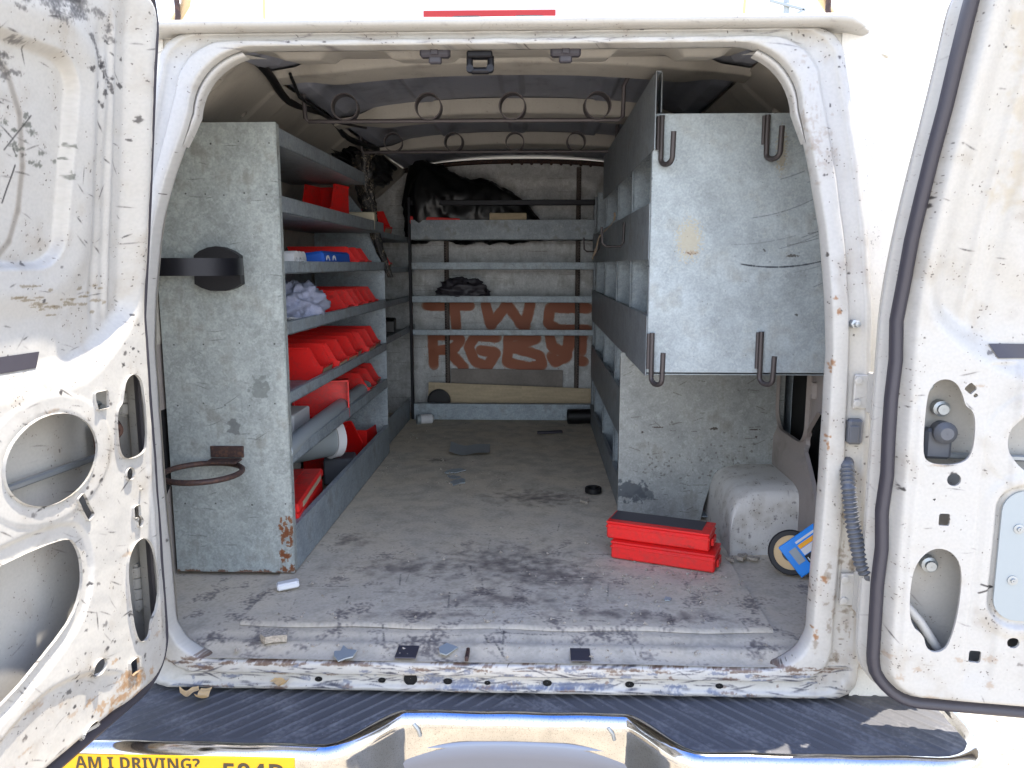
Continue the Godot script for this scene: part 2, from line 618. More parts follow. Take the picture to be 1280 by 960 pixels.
	# end panel of the left rack: x -0.93..-0.585, y 0..1.24
	t = galv_tex(256, 900, 5, Color(0.60, 0.625, 0.615), 0.16, 0.35)
	var black := Color(0.16, 0.16, 0.16)
	for r in [[1.18, 5], [1.05, 6], [0.655, 4], [0.49, 5], [0.21, 4]]:
		for k in int(r[1]):
			t.dot(Vector2(25 + 205.0 * k / (r[1] - 1) + rng.randf_range(-7, 7), (1.24 - r[0]) * 725 + rng.randf_range(-3, 3)), rng.randf_range(0.9, 1.8), black, 0.9)
	for i in 50:
		var p := Vector2(rng.randf() * 256, rng.randf() * 900)
		var d := Vector2.from_angle(rng.randfn(0.05, 0.25)) * rng.randf_range(4, 50)
		scratch(t, p, d.angle(), d.length(), 0.5, Color(0.27, 0.28, 0.28), 0.8)
	blot(t, Vector2(195, 510), Vector2(20, 26), Color(0.40, 0.42, 0.41), 0.6)
	blot(t, Vector2(140, 590), Vector2(14, 16), Color(0.36, 0.37, 0.37), 0.6)
	for i in 40:
		blot(t, Vector2(238 + rng.randf_range(-14, 12), 815 + rng.randf_range(-40, 75)), Vector2(rng.randf_range(1, 7), rng.randf_range(2, 9)), Color(0.45, 0.24, 0.12), 0.75, "fine")
	for i in 30:
		blot(t, Vector2(rng.randf() * 256, 893 + rng.randf_range(-5, 5)), Vector2(rng.randf_range(3, 12), rng.randf_range(2, 4)), Color(0.38, 0.23, 0.15), 0.7, "fine")
	for i in 26: # runs, hand grime and pale rubbed patches
		blot(t, Vector2(rng.randf() * 256, rng.randf() * 900), Vector2(rng.randf_range(2, 7), rng.randf_range(20, 90)), Color(0.42, 0.44, 0.43), 0.22, "mid", 1.5)
		blot(t, Vector2(rng.randf() * 256, rng.randf() * 900), Vector2(rng.randf_range(10, 40), rng.randf_range(6, 30)), Color(0.62, 0.65, 0.64), 0.25, "fine", 1.6)
		scratch(t, Vector2(rng.randf() * 256, rng.randf() * 900), rng.randfn(0.1, 0.4), rng.randf_range(10, 70), 0.5, Color(0.72, 0.74, 0.73), 0.5)
	M["left_panel"] = planar(t.texture(), 0.5, 0.25, -0.935, 1.235, 0.353, 1.241)

	# upper end panel of the right rack: x 0.385..0.93, y 0.57..1.25
	t = galv_tex(400, 500, 6, Color(0.60, 0.635, 0.65), 0.10, 0.25)
	for i in 34: # arcs scraped by a door that swung against it
		var cc := Vector2(rng.randf_range(120, 230), rng.randf_range(-260, -60))
		var rr := rng.randf_range(300, 560)
		var a0 := rng.randf_range(0.8, 1.6)
		var a1 := a0 - rng.randf_range(0.1, 0.55)
		var strong := rng.randf_range(0.12, 0.5)
		for k in 60:
			var a := lerpf(a0, a1, k / 59.0)
			var a2 := lerpf(a0, a1, (k + 1) / 59.0)
			t.line(cc + Vector2.from_angle(a) * rr, cc + Vector2.from_angle(a2) * rr, 0.6, Color(0.33, 0.35, 0.37), strong, 0.35, rng)
	for q in [[0.62, 0.62, 0.09], [0.95, 0.16, 0.02]]: pass
	for k in 40:
		var a := lerpf(1.15, 0.55, k / 39.0)
		t.line(Vector2(210, -60) + Vector2.from_angle(a) * 262, Vector2(210, -60) + Vector2.from_angle(a - 0.02) * 262, rng.randf_range(0.6, 2.4), Color(0.20, 0.22, 0.25), 0.6, 0.5, rng)
		a = lerpf(1.75, 1.25, k / 39.0)
		t.line(Vector2(230, -60) + Vector2.from_angle(a) * 345, Vector2(230, -60) + Vector2.from_angle(a - 0.02) * 345, rng.randf_range(0.5, 1.5), Color(0.20, 0.22, 0.25), 0.7, 0.3, rng)
	for q in [[Vector2(76, 258), Vector2(13, 4), Color(0.38, 0.25, 0.17)], [Vector2(70, 235), Vector2(24, 38), Color(0.66, 0.63, 0.55)], [Vector2(262, 264), Vector2(12, 3), Color(0.25, 0.24, 0.23)], [Vector2(210, 254), Vector2(3, 3), Color(0.2, 0.2, 0.2)], [Vector2(375, 268), Vector2(5, 4), Color(0.15, 0.15, 0.17)], [Vector2(275, 375), Vector2(3, 3), Color(0.2, 0.2, 0.2)], [Vector2(232, 70), Vector2(10, 40), Color(0.60, 0.57, 0.50)]]:
		blot(t, q[0], q[1], q[2], 0.75, "fine")
	for i in 70:
		t.dot(Vector2(rng.randf() * 400, rng.randf() * 500), rng.randf_range(0.4, 1.1), Color(0.32, 0.31, 0.30), 0.6)
	M["upper_panel"] = planar(t.texture(), 0.5, 0.15, 0.383, 1.25, 0.56, 0.69)

	# lower end panel of the right rack: x 0.36..0.91, y 0..0.57
	t = galv_tex(400, 410, 7, Color(0.55, 0.565, 0.56), 0.12, 0.35)
	blot(t, Vector2(30, 335), Vector2(48, 26), Color(0.27, 0.29, 0.31), 0.8)
	blot(t, Vector2(60, 345), Vector2(30, 18), Color(0.27, 0.29, 0.31), 0.6)
	for q in [[Vector2(95, 178), Vector2(12, 2)], [Vector2(230, 180), Vector2(11, 4)], [Vector2(325, 182), Vector2(12, 2)], [Vector2(60, 190), Vector2(4, 3)], [Vector2(330, 200), Vector2(3, 3)]]:
		blot(t, q[0], q[1], Color(0.22, 0.19, 0.17), 0.85, "fine")
	for i in 110:
		blot(t, Vector2(rng.randf_range(60, 330), rng.randfn(265, 40)), Vector2(rng.randf_range(1, 4), rng.randf_range(1, 4)), Color(0.30, 0.29, 0.27), 0.5, "fine")
	for i in 60:
		var p := Vector2(rng.randf() * 400, rng.randf() * 410)
		t.line(p, p + Vector2.from_angle(rng.randfn(0, 0.4)) * rng.randf_range(4, 30), 0.6, Color(0.3, 0.29, 0.27), 0.6, 0.4, rng)
	M["lower_panel"] = planar(t.texture(), 0.5, 0.25, 0.357, 0.575, 0.56, 0.575)

	# bulkhead with the sprayed letters: x -0.95..0.95, y 0..1.46
	t = galv_tex(980, 750, 10, Color(0.73, 0.735, 0.73), 0.14, 0.35)
	for i in 180:
		var p := Vector2(rng.randf() * 980, rng.randf() * 750)
		t.line(p, p + Vector2(rng.randf_range(10, 90), rng.randf_range(-2, 3)), 0.5, Color(0.42, 0.40, 0.37), 0.45, 0.3, rng)
	var spray := Color(0.57, 0.32, 0.20)
	for s in graffiti():
		var c := Curve2D.new()
		c.bake_interval = 0.004
		for p in s: c.add_point(p)
		var bk := c.get_baked_points()
		for p in bk:
			var q := Vector2((p.x + 0.95) * 516, (1.46 - p.y) * 514)
			t.dot(q + Vector2(rng.randfn(0, 1.0), rng.randfn(0, 1.0)), 14.8 + rng.randfn(0, 1.2), spray, 0.30)
			if rng.randf() < 0.4: t.dot(q + Vector2(rng.randfn(0, 13), rng.randfn(0, 13)), rng.randf_range(0.5, 1.6), spray, 0.5)
	M["bulkhead"] = planar(t.texture(), 0.5, 0.2, -0.95, 1.46, 1.9, 1.46)

	# cargo floor: x -0.95..0.95, z -2.95..0
	t = Tex.new(760, 1180)
	var A: PackedByteArray = NZ.big
	var B: PackedByteArray = NZ.mid
	var C: PackedByteArray = NZ.fine
	fill(t, func(x: int, y: int) -> Color:
		var a := nz(A, x, y)
		var b := nz(B, x, y + 90)
		var c := nz(C, x * 2, y * 2)
		var near := smoothstep(650, 1150, y)
		var col := Color(0.69, 0.655, 0.59).lerp(Color(0.735, 0.69, 0.61), smoothstep(0.3, 0.75, a))
		col = col * (0.84 + 0.22 * b + 0.16 * c)
		col = col.lerp(Color(0.80, 0.755, 0.68), smoothstep(0.60, 0.8, c * 0.6 + b * 0.5) * 0.45)
		col = col.lerp(Color(0.24, 0.22, 0.22), smoothstep(0.50, 0.76, b * 0.5 + c * 0.35 + a * 0.2 - 0.12 + near * 0.08) * (0.22 + 0.45 * near))
		return col)
	for q in [[-0.50, -0.72, 0.09, 0.08], [0.0, -0.55, 0.28, 0.2], [0.15, -0.45, 0.2, 0.12], [0.0, -0.3, 0.3, 0.07], [-0.3, -0.5, 0.2, 0.08], [0.3, -0.22, 0.3, 0.04], [-0.2, -0.2, 0.2, 0.03], [0.45, -0.2, 0.15, 0.03], [-0.35, -1.75, 0.10, 0.05], [0.1, -1.2, 0.25, 0.12]]:
		blot(t, Vector2((q[0] + 0.95) * 400, (q[1] + 2.95) * 400), Vector2(q[2] * 400, q[3] * 400), Color(0.24, 0.21, 0.205), 0.62, "mid", 1.6)
	for i in 60: # scuffs of loads dragged over the sill
		var p := Vector2(rng.randfn(0.05, 0.32) * 400 + 380, 1180 - absf(rng.randfn(0.28, 0.26)) * 400)
		var d := Vector2(rng.randfn(0, 6), -rng.randf_range(8, 44)) if rng.randf() < 0.55 else Vector2(rng.randf_range(10, 60), rng.randfn(0, 3))
		t.line(p, p + d, rng.randf_range(0.3, 0.8), Color(0.2, 0.19, 0.19), 0.4, 0.6, rng)
	for i in 150:
		var c := Vector2(rng.randfn(0.05, 0.30) * 400 + 380, 1180 - (0.13 + absf(rng.randfn(0.12, 0.22))) * 400)
		blot(t, c, Vector2(rng.randf_range(2, 14), rng.randf_range(1.5, 5)), Color(0.26, 0.235, 0.225), 0.26, "fine", 1.8)
	for i in 260:
		t.dot(Vector2(rng.randf() * 760, rng.randf() * 1180), rng.randf_range(0.4, 1.1), Color(0.72, 0.69, 0.64), 0.7)
	M["floor"] = planar(t.texture(), 0.8, 0.0, -0.95, 2.95, 1.9, 2.95)
	M.floor.uv1_scale = Vector3(1 / 1.9, 1 / 2.95, 1)

	# step pad rubber with pale dust
	t = Tex.new(512, 512)
	fill(t, func(x: int, y: int) -> Color:
		var a := nz(A, x, y)
		var c := nz(C, x, y)
		return Color(0.28, 0.283, 0.30).lerp(Color(0.50, 0.50, 0.50), smoothstep(0.5, 0.9, a * 0.6 + c * 0.5) * 0.5))
	for i in 70:
		t.dot(Vector2(rng.randf() * 512, rng.randf() * 512), rng.randf_range(0.5, 1.4), Color(0.62, 0.62, 0.62), 0.6)
	M["step"] = std(t.texture(), 0.7, 0, 0.6)
	# concrete yard
	t = Tex.new(512, 512)
	fill(t, func(x: int, y: int) -> Color:
		var c := nz(C, x, y)
		return Color(0.655, 0.625, 0.57) * (0.86 + 0.16 * nz(A, x, y) + 0.1 * c - 0.45 * smoothstep(0.76, 0.82, c)))
	M["ground"] = std(t.texture(), 0.9, 0, 2.3)

	# dusty red plastic
	t = Tex.new(256, 256)
	fill(t, func(x: int, y: int) -> Color:
		var k := smoothstep(0.4, 0.85, nz(A, x, y) * 0.5 + nz(C, x, y) * 0.5)
		return Color(0.88, 0.11, 0.10).lerp(Color(0.66, 0.24, 0.22), k * 0.55))
	for i in 60: scratch(t, Vector2(rng.randf() * 256, rng.randf() * 256), rng.randf() * TAU, rng.randf_range(4, 26), 0.5, Color(0.85, 0.42, 0.40), 0.6)
	for i in 14: blot(t, Vector2(rng.randf() * 256, rng.randf() * 256), Vector2(rng.randf_range(3, 12), rng.randf_range(2, 7)), Color(0.45, 0.14, 0.13), 0.5, "fine", 0.8)
	M["red"] = std(t.texture(), 0.45, 0, 0.4)
	t = Tex.new(256, 256)
	fill(t, func(x: int, y: int) -> Color:
		var k := smoothstep(0.45, 0.7, nz(C, x, y) * 0.6 + nz(B, x, y) * 0.4)
		return Color(0.25, 0.19, 0.18).lerp(Color(0.36, 0.26, 0.21), k))
	M["rust"] = std(t.texture(), 0.65, 0.35, 0.25)
	M["bar"] = plain(Color(0.36, 0.34, 0.345), 0.5, 0.4)
	M["old_steel"] = plain(Color(0.29, 0.27, 0.27), 0.5, 0.45)
	M["black_steel"] = plain(Color(0.10, 0.10, 0.12), 0.42, 0.5)
	M["dark_red"] = plain(Color(0.55, 0.03, 0.04), 0.5)
	M["rubber"] = plain(Color(0.085, 0.08, 0.09), 0.55)
	M["seal"] = plain(Color(0.22, 0.21, 0.235), 0.5)
	M["grey_plastic"] = plain(Color(0.32, 0.33, 0.35), 0.5)
	M["black"] = plain(Color(0.05, 0.05, 0.055), 0.5)
	M["hole"] = plain(Color(0.03, 0.03, 0.03), 0.9)
	M["bag"] = plain(Color(0.035, 0.037, 0.045), 0.38)
	t = Tex.new(512, 512)
	fill(t, func(x: int, y: int) -> Color:
		var c := nz(C, x * 3, y * 3)
		return Color(0.78, 0.77, 0.75) * (1.0 - 0.14 * nz(A, x, y) * nz(B, x, y) - 0.4 * smoothstep(0.74, 0.8, c)))
	M["chrome"] = std(t.texture(), 0.10, 1.0, 0.5)
	M["yellow"] = plain(Color(0.93, 0.67, 0.02), 0.4)
	M["ink"] = plain(Color(0.24, 0.20, 0.13), 0.5)
	M["recess"] = plain(Color(0.46, 0.48, 0.53), 0.30, 0.7)
	M["label"] = plain(Color(0.68, 0.60, 0.50), 0.7)
	M["cream"] = plain(Color(0.72, 0.69, 0.60), 0.7)
	M["white"] = plain(Color(0.82, 0.82, 0.82), 0.6)
	M["blue"] = plain(Color(0.10, 0.32, 0.68), 0.5)
	M["sky_blue"] = plain(Color(0.08, 0.52, 0.88), 0.35)
	M["orange_yellow"] = plain(Color(0.95, 0.66, 0.08), 0.4)
	M["zinc"] = plain(Color(0.62, 0.64, 0.65), 0.4, 0.7)
	M["plate"] = plain(Color(0.58, 0.61, 0.62), 0.5, 0.2)
	M["tan"] = plain(Color(0.78, 0.66, 0.48), 0.5)
	M["glass"] = plain(Color(0.75, 0.9, 0.8, 0.15), 0.03)
	M.glass.transparency = BaseMaterial3D.TRANSPARENCY_ALPHA
	t = Tex.new(256, 256)
	fill(t, func(x: int, y: int) -> Color:
		return Color(0.76, 0.69, 0.57) * (0.88 + 0.16 * nz(NZ.streak, y, x) + 0.08 * nz(C, x, y)))
	M["board"] = std(t.texture(), 0.8, 0, 0.5)
	t = Tex.new(256, 256)
	fill(t, func(x: int, y: int) -> Color:
		return Color(0.56, 0.53, 0.50) * (0.86 + 0.2 * nz(A, x, y) + 0.1 * nz(C, x, y)))
	M["board_grey"] = std(t.texture(), 0.8, 0, 0.5)
	t = Tex.new(256, 256)
	fill(t, func(x: int, y: int) -> Color:
		return Color(0.56, 0.58, 0.66) * (0.75 + 0.25 * nz(A, x, y) + 0.2 * nz(C, x * 3, y * 3)))
	M["rag"] = std(t.texture(), 0.95, 0, 0.25)
	t = Tex.new(256, 256)
	fill(t, func(x: int, y: int) -> Color:
		return Color(0.62, 0.585, 0.53) * (0.7 + 0.5 * nz(C, x, y)))
	M["rubble"] = std(t.texture(), 0.95, 0, 0.2)
	t = Tex.new(256, 256)
	fill(t, func(x: int, y: int) -> Color:
		return Color(0.045, 0.045, 0.06).lerp(Color(0.72, 0.66, 0.55), smoothstep(0.66, 0.74, nz(C, x * 3, y) * 0.75 + nz(B, x, y) * 0.3)))
	M["spattered"] = std(t.texture(), 0.5, 0, 0.3)

# the words as strokes on the bulkhead (x, y in metres)
func graffiti() -> Array:
	var w := func(u: float, y: float) -> Vector2: return Vector2(u, y)
	var out := []
	# T W O
	out.append([w.call(-0.56, 0.628), w.call(-0.30, 0.630)])
	out.append([w.call(-0.395, 0.62), w.call(-0.385, 0.50)])
	out.append([w.call(-0.215, 0.64), w.call(-0.185, 0.515), w.call(-0.09, 0.635), w.call(0.01, 0.50), w.call(0.045, 0.64)])
	out.append([w.call(0.38, 0.615), w.call(0.16, 0.618), w.call(0.145, 0.53), w.call(0.20, 0.49), w.call(0.38, 0.49)])
	# R G B Y S !
	out.append([w.call(-0.52, 0.28), w.call(-0.525, 0.455), w.call(-0.40, 0.46), w.call(-0.36, 0.43), w.call(-0.40, 0.38), w.call(-0.50, 0.365)])
	out.append([w.call(-0.43, 0.36), w.call(-0.34, 0.265)])
	out.append([w.call(-0.15, 0.445), w.call(-0.27, 0.455), w.call(-0.315, 0.39), w.call(-0.28, 0.305), w.call(-0.205, 0.275), w.call(-0.155, 0.355), w.call(-0.25, 0.37)])
	out.append([w.call(-0.08, 0.45), w.call(-0.09, 0.30), w.call(0.03, 0.27), w.call(0.115, 0.285), w.call(0.10, 0.34), w.call(-0.06, 0.385), w.call(0.08, 0.44), w.call(0.06, 0.46), w.call(-0.08, 0.455)])
	out.append([w.call(0.155, 0.46), w.call(0.17, 0.39), w.call(0.24, 0.36), w.call(0.275, 0.40), w.call(0.27, 0.46), w.call(0.255, 0.33), w.call(0.19, 0.30), w.call(0.165, 0.34)])
	out.append([w.call(0.345, 0.46), w.call(0.34, 0.36)])
	out.append([w.call(0.335, 0.31), w.call(0.36, 0.305)])
	return out

# ------------------------------------------------------------------ the shape of the van's tail
func table(t: Array, y: float) -> float:
	if y <= t[0].x: return t[0].y
	for i in range(1, t.size()):
		if y <= t[i].x:
			return lerpf(t[i - 1].y, t[i].y, (y - t[i - 1].x) / (t[i].x - t[i - 1].x))
	return t[t.size() - 1].y

func tilt(y: float) -> float: # how far the tail leans forwards
	var k := maxf(0.0, y - 0.74)
	return 0.2 * k * k / (k + 0.06)

var WI := [Vector2(-0.1, 0.692), Vector2(0.14, 0.692), Vector2(0.35, 0.699), Vector2(0.68, 0.699), Vector2(0.92, 0.682), Vector2(1.05, 0.662), Vector2(1.18, 0.636), Vector2(1.32, 0.61)]
# the left edge stands a little farther out
func inner_x(x: float, y: float) -> float: return x * (1.068 - 0.036 * smoothstep(0.95, 1.2, y)) if x < 0 else x

var WO := [Vector2(-0.1, 0.805), Vector2(0.25, 0.805), Vector2(0.67, 0.786), Vector2(0.9, 0.775), Vector2(1.065, 0.758), Vector2(1.2, 0.742), Vector2(1.36, 0.72)]
var SIDE := [Vector2(-0.3, 0.985), Vector2(0.0, 1.0), Vector2(0.4, 1.005), Vector2(0.7, 1.0), Vector2(0.95, 0.975), Vector2(1.15, 0.935), Vector2(1.345, 0.87)]

func loop_points(t: Array, yb: float, yt: float, rb: float, rt: float) -> PackedVector2Array:
	var half := PackedVector2Array()
	var xb := table(t, yb + rb) - rb
	for i in 20: half.append(Vector2(xb * i / 20, yb))
	for i in 13:
		var a := -PI / 2 + PI / 2 * i / 12
		half.append(Vector2(xb + rb * cos(a), yb + rb + rb * sin(a)))
	for i in range(1, 31):
		var y := lerpf(yb + rb, yt - rt, i / 31.0)
		half.append(Vector2(table(t, y), y))
	var xt := table(t, yt - rt) - rt
	for i in 13:
		var a := PI / 2 * i / 12
		half.append(Vector2(xt + rt * cos(a), yt - rt + rt * sin(a)))
	for i in range(1, 20): half.append(Vector2(xt * (1 - i / 20.0), yt))
	var out := half.duplicate()
	out.append(Vector2(0, yt))
	for i in range(half.size() - 1, 0, -1): out.append(Vector2(-half[i].x, half[i].y))
	return out

func roof_rise(z: float) -> float:
	return 0.12 + 0.88 * smoothstep(-0.12, -0.75, z)

# ------------------------------------------------------------------ holes
func sd_poly(p: Vector2, poly: PackedVector2Array, r: float) -> float:
	var d := INF
	var ins := false
	var m := poly.size()
	var j := m - 1
	for i in m:
		var a := poly[i]
		var b := poly[j]
		var e := b - a
		var w := p - a
		var q := w - e * clampf(w.dot(e) / e.dot(e), 0, 1)
		d = minf(d, q.length_squared())
		if (a.y > p.y) != (b.y > p.y) and p.x < (b.x - a.x) * (p.y - a.y) / (b.y - a.y) + a.x: ins = not ins
		j = i
	return (-sqrt(d) if ins else sqrt(d)) - r

func sd_box(p: Vector2, c: Vector2, h: Vector2, r: float) -> float:
	var q := (p - c).abs() - h + Vector2(r, r)
	return q.max(Vector2.ZERO).length() + minf(maxf(q.x, q.y), 0) - r

func sd_oval(p: Vector2, c: Vector2, r: Vector2) -> float:
	var q := (p - c) / r
	return (q.length() - 1.0) * minf(r.x, r.y)

# ------------------------------------------------------------------ rear doors
class Door:
	var side: float
	var H: Vector3
	var d: Vector3
	var nrm: Vector3
	var W0 := 0.09
	func _init(s: float, deg: float, h: Vector3) -> void:
		side = s; H = h
		var t := deg_to_rad(deg)
		d = Vector3(-side * cos(t), 0, sin(t)); nrm = Vector3(-side * sin(t), 0, -cos(t))
	func at(s: float, y: float, w: float) -> Vector3:
		return H + d * s + nrm * w + Vector3(0, y - H.y, 0)

func rounded(p: PackedVector2Array) -> PackedVector2Array: # corners cut twice
	var o := PackedVector2Array()
	for i in p.size():
		var a := p[i]
		var b := p[(i + 1) % p.size()]
		o.append(a.lerp(b, 0.25)); o.append(a.lerp(b, 0.75))
	return o

func edge_in(y: float) -> float: # the hinge edge follows the body
	return 0.055 * smoothstep(0.75, 1.45, y)

func door_sdf_outline(p: Vector2) -> float: # > 0 inside the door
	return -sd_box(p - Vector2(edge_in(p.y), 0), Vector2(0.36, 0.680), Vector2(0.36, 0.692), 0.085)

func make_door(van: Node, D: Door, mat: Material, covered: bool, label: String) -> void:
	var notch := PackedVector2Array([Vector2(0.052, 0.505), Vector2(0.052, 0.62), Vector2(0.066, 0.64), Vector2(0.085, 0.638), Vector2(0.096, 0.618), Vector2(0.104, 0.592), Vector2(0.122, 0.582), Vector2(0.122, 0.512), Vector2(0.108, 0.496), Vector2(0.066, 0.494)])
	var slot := PackedVector2Array([Vector2(0.052, 0.165), Vector2(0.050, 0.262), Vector2(0.073, 0.306), Vector2(0.102, 0.308), Vector2(0.123, 0.278), Vector2(0.123, 0.20), Vector2(0.112, 0.126), Vector2(0.100, 0.112), Vector2(0.088, 0.115), Vector2(0.082, 0.142)])
	var trap := PackedVector2Array([Vector2(0.262, 0.292), Vector2(0.264, 0.352), Vector2(0.285, 0.382), Vector2(0.52, 0.382), Vector2(0.545, 0.352), Vector2(0.52, 0.19), Vector2(0.48, 0.175), Vector2(0.30, 0.238)])
	notch = rounded(rounded(notch)); slot = rounded(rounded(slot)); trap = rounded(rounded(trap))
	var holes := func(q: Vector2) -> float:
		var p := Vector2(q.x, -q.y)
		var o := door_sdf_outline(p)
		if p.y > 0.67: return o
		var h := INF
		if p.x < 0.145:
			h = minf(sd_poly(p, notch, 0.010), sd_poly(p, slot, 0.010))
		else:
			h = sd_oval(p, Vector2(0.30, 0.535), Vector2(0.108, 0.078))
			if not covered: h = minf(h, sd_poly(p, trap, 0.012))
		h = minf(h, sd_box(p, Vector2(0.092, 0.376), Vector2(0.010, 0.012), 0.003))
		h = minf(h, p.distance_to(Vector2(0.103, 0.456)) - 0.0125)
		if covered:
			h = minf(h, sd_box(p, Vector2(0.171, 0.098), Vector2(0.011, 0.0125), 0.004))
			h = minf(h, p.distance_to(Vector2(0.235, 0.135)) - 0.011)
			var r := (p - Vector2(0.1185, 0.633)).rotated(0.75)
			h = minf(h, sd_box(r, Vector2.ZERO, Vector2(0.0085, 0.0085), 0.001))
			h = minf(h, p.distance_to(Vector2(0.128, 0.620)) - 0.0042)
		else:
			h = minf(h, sd_box(p, Vector2(0.168, 0.614), Vector2(0.017, 0.017), 0.004))
			h = minf(h, sd_box(p, Vector2(0.135, 0.068), Vector2(0.013, 0.015), 0.004))
			h = minf(h, sd_oval(p, Vector2(0.232, 0.120), Vector2(0.018, 0.014)))
			h = minf(h, sd_box((p - Vector2(0.235, 0.43)).rotated(0.5), Vector2.ZERO, Vector2(0.009, 0.028), 0.003))
			h = minf(h, sd_oval(p, Vector2(0.255, 0.005), Vector2(0.022, 0.012)))
			h = minf(h, sd_oval(p, Vector2(0.085, 0.352), Vector2(0.008, 0.011)))
		h = minf(h, p.distance_to(Vector2(0.071, 0.415)) - 0.003)
		return minf(o, h)
	var B: PackedByteArray = NZ.big
	var relief := func(p: Vector2) -> float:
		var s := p.x - edge_in(p.y)
		var h := 0.0
		# rolled edge
		var o := door_sdf_outline(p)
		h -= 0.030 * pow(1.0 - smoothstep(0.0, 0.022, o), 1.6)
		# the lower half stands proud of the window half
		var yb := 0.655 + 0.12 * pow(clampf(1.0 - (s - 0.03) / 0.2, 0, 1), 1.7)
		h -= 0.030 * smoothstep(yb - 0.012, yb + 0.05, p.y) * smoothstep(0.022, 0.07, s)
		# blind window panel
		var rw := sd_box(p, Vector2(0.46, 1.03), Vector2(0.245, 0.172), 0.06)
		h -= 0.020 * (1.0 - smoothstep(-0.009, 0.004, rw))
		h += 0.006 * smoothstep(0.045, 0.0, absf(rw - 0.045))
		# pressed creases beside it
		h += 0.005 * smoothstep(0.012, 0.0, absf(s - 0.100)) * smoothstep(0.74, 0.8, p.y) * smoothstep(1.32, 1.25, p.y)
		h -= 0.004 * smoothstep(0.015, 0.0, absf(s - 0.135)) * smoothstep(0.72, 0.8, p.y) * smoothstep(1.30, 1.2, p.y)
		if p.y < 0.68:
			# raised rims of the big openings, vertical crease, corner ledge
			var ov := sd_oval(p, Vector2(0.30, 0.535), Vector2(0.108, 0.078))
			h += 0.002 * smoothstep(0.035, 0.028, ov) * smoothstep(-0.001, 0.004, ov)
			if covered:
				var cv := sd_box(p, Vector2(0.42, 0.31), Vector2(0.235, 0.14), 0.05)
				h -= 0.006 * (1.0 - smoothstep(-0.004, 0.006, cv))
				h += 0.0035 * smoothstep(0.03, 0.015, cv) * smoothstep(-0.001, 0.004, cv)
			else:
				var tv := sd_poly(p, trap, 0.012)
				h -= 0.006 * smoothstep(0.032, 0.022, tv)
				h -= 0.008 * smoothstep(-0.010, 0.004, 0.075 + 0.06 * sin((s - 0.18) * 9.0) - p.y) * smoothstep(0.15, 0.2, s)
			h -= 0.005 * smoothstep(-0.004, 0.004, s - 0.152) * smoothstep(0.205, 0.197, s) * smoothstep(0.02, 0.08, p.y) * (1.0 if covered else 0.0)
			h += 0.003 * smoothstep(0.010, 0.002, absf(s - 0.036)) * smoothstep(0.05, 0.12, p.y) * smoothstep(0.63, 0.58, p.y)
		# small dents
		h += 0.0035 * (nz(B, int(p.x * 700) + (90 if covered else 0), int(p.y * 700)) - 0.5)
		return h
	var inner := func(p: Vector2) -> Vector3:
		return D.at(p.x, p.y, D.W0 + tilt(p.y) * 1.0 + relief.call(p))
	var mb := MB.new()
	mb.sheet(120, 370, func(u: float, v: float) -> Array:
		var p := Vector2(u * 0.47 - 0.01, -0.07 + 1.45 * v)
		return [inner.call(p), Vector2(p.x, -p.y)], holes, 0.006)
	mb.sheet(30, 145, func(u: float, v: float) -> Array:
		var p := Vector2(0.46 + u * 0.36, -0.07 + 1.45 * v)
		return [inner.call(p), Vector2(p.x, -p.y)], holes, 0.006)
	var door := part("rear_door", mb, mat, van)
	door.set_meta("label", label)
	# outer skin: its inner face shows through the openings
	mb = MB.new()
	for w in [0.0, 0.006]:
		mb.sheet(36, 72, func(u: float, v: float) -> Array:
			var p := Vector2(-0.04 + u * 0.84, -0.07 + 1.50 * v)
			return [D.at(p.x, p.y, w + tilt(p.y)), Vector2(p.x, -p.y)],
			func(q: Vector2) -> float: return door_sdf_outline(Vector2(q.x, -q.y)) + 0.030, 0.0)
	part("outer_skin", mb, M.paint, door)
	# edge between skin and inner panel, and the rubber bulb on it
	var path := []
	for q in loop_door(): path.append(q)
	var rows := []
	for k in [[-0.026, 0.0], [-0.029, 0.006], [-0.026, 0.014], [-0.008, 0.022], [-0.002, 0.055], [0.0, 0.063]]:
		var row := PackedVector3Array()
		for i in path.size():
			var p: Vector2 = path[i]
			var a: Vector2 = path[(i + 1) % path.size()] - path[(i - 1 + path.size()) % path.size()]
			var inw := Vector2(-a.y, a.x).normalized()
			var q := p + inw * float(k[0])
			row.append(D.at(q.x, q.y, float(k[1]) + tilt(q.y)))
		rows.append(row)
	mb = MB.new()
	mb.grid(rows, false, true)
	part("edge_flange", mb, M.paint, door)
	var bulb := []
	rows = []
	for k in 9:
		var a := TAU * k / 8.0
		var row := PackedVector3Array()
		for i in path.size():
			var p: Vector2 = path[i]
			var e: Vector2 = path[(i + 1) % path.size()] - path[(i - 1 + path.size()) % path.size()]
			var inw := Vector2(-e.y, e.x).normalized()
			var wob := 0.0012 * sin(p.y * 47.0) + 0.001 * sin(p.y * 113.0)
			var q := p + inw * (-0.009 + wob + 0.0135 * cos(a))
			row.append(D.at(q.x, q.y, 0.056 + wob + 0.020 * sin(a) * (1.0 - 0.35 * maxf(0.0, cos(a))) + tilt(q.y)))
		rows.append(row)
	mb = MB.new()
	mb.grid(rows, true, true)
	part("weather_seal", mb, M.seal, door)
	# things inside the openings
	for q in [Vector2(0.093, 0.582), Vector2(0.06, 0.63), Vector2(0.095, 0.26)]:
		mb = MB.new()
		var fr := Transform3D(Basis(D.d, D.nrm, D.d.cross(D.nrm)), D.at(q.x, q.y, 0.028))
		mb.lathe([Vector2(0.016, -0.02), Vector2(0.016, 0.0), Vector2(0.010, 0.002), Vector2(0.010, 0.010), Vector2(0.001, 0.010)], 14, fr)
		part("bolt", mb, M.zinc, door)
	mb = MB.new()
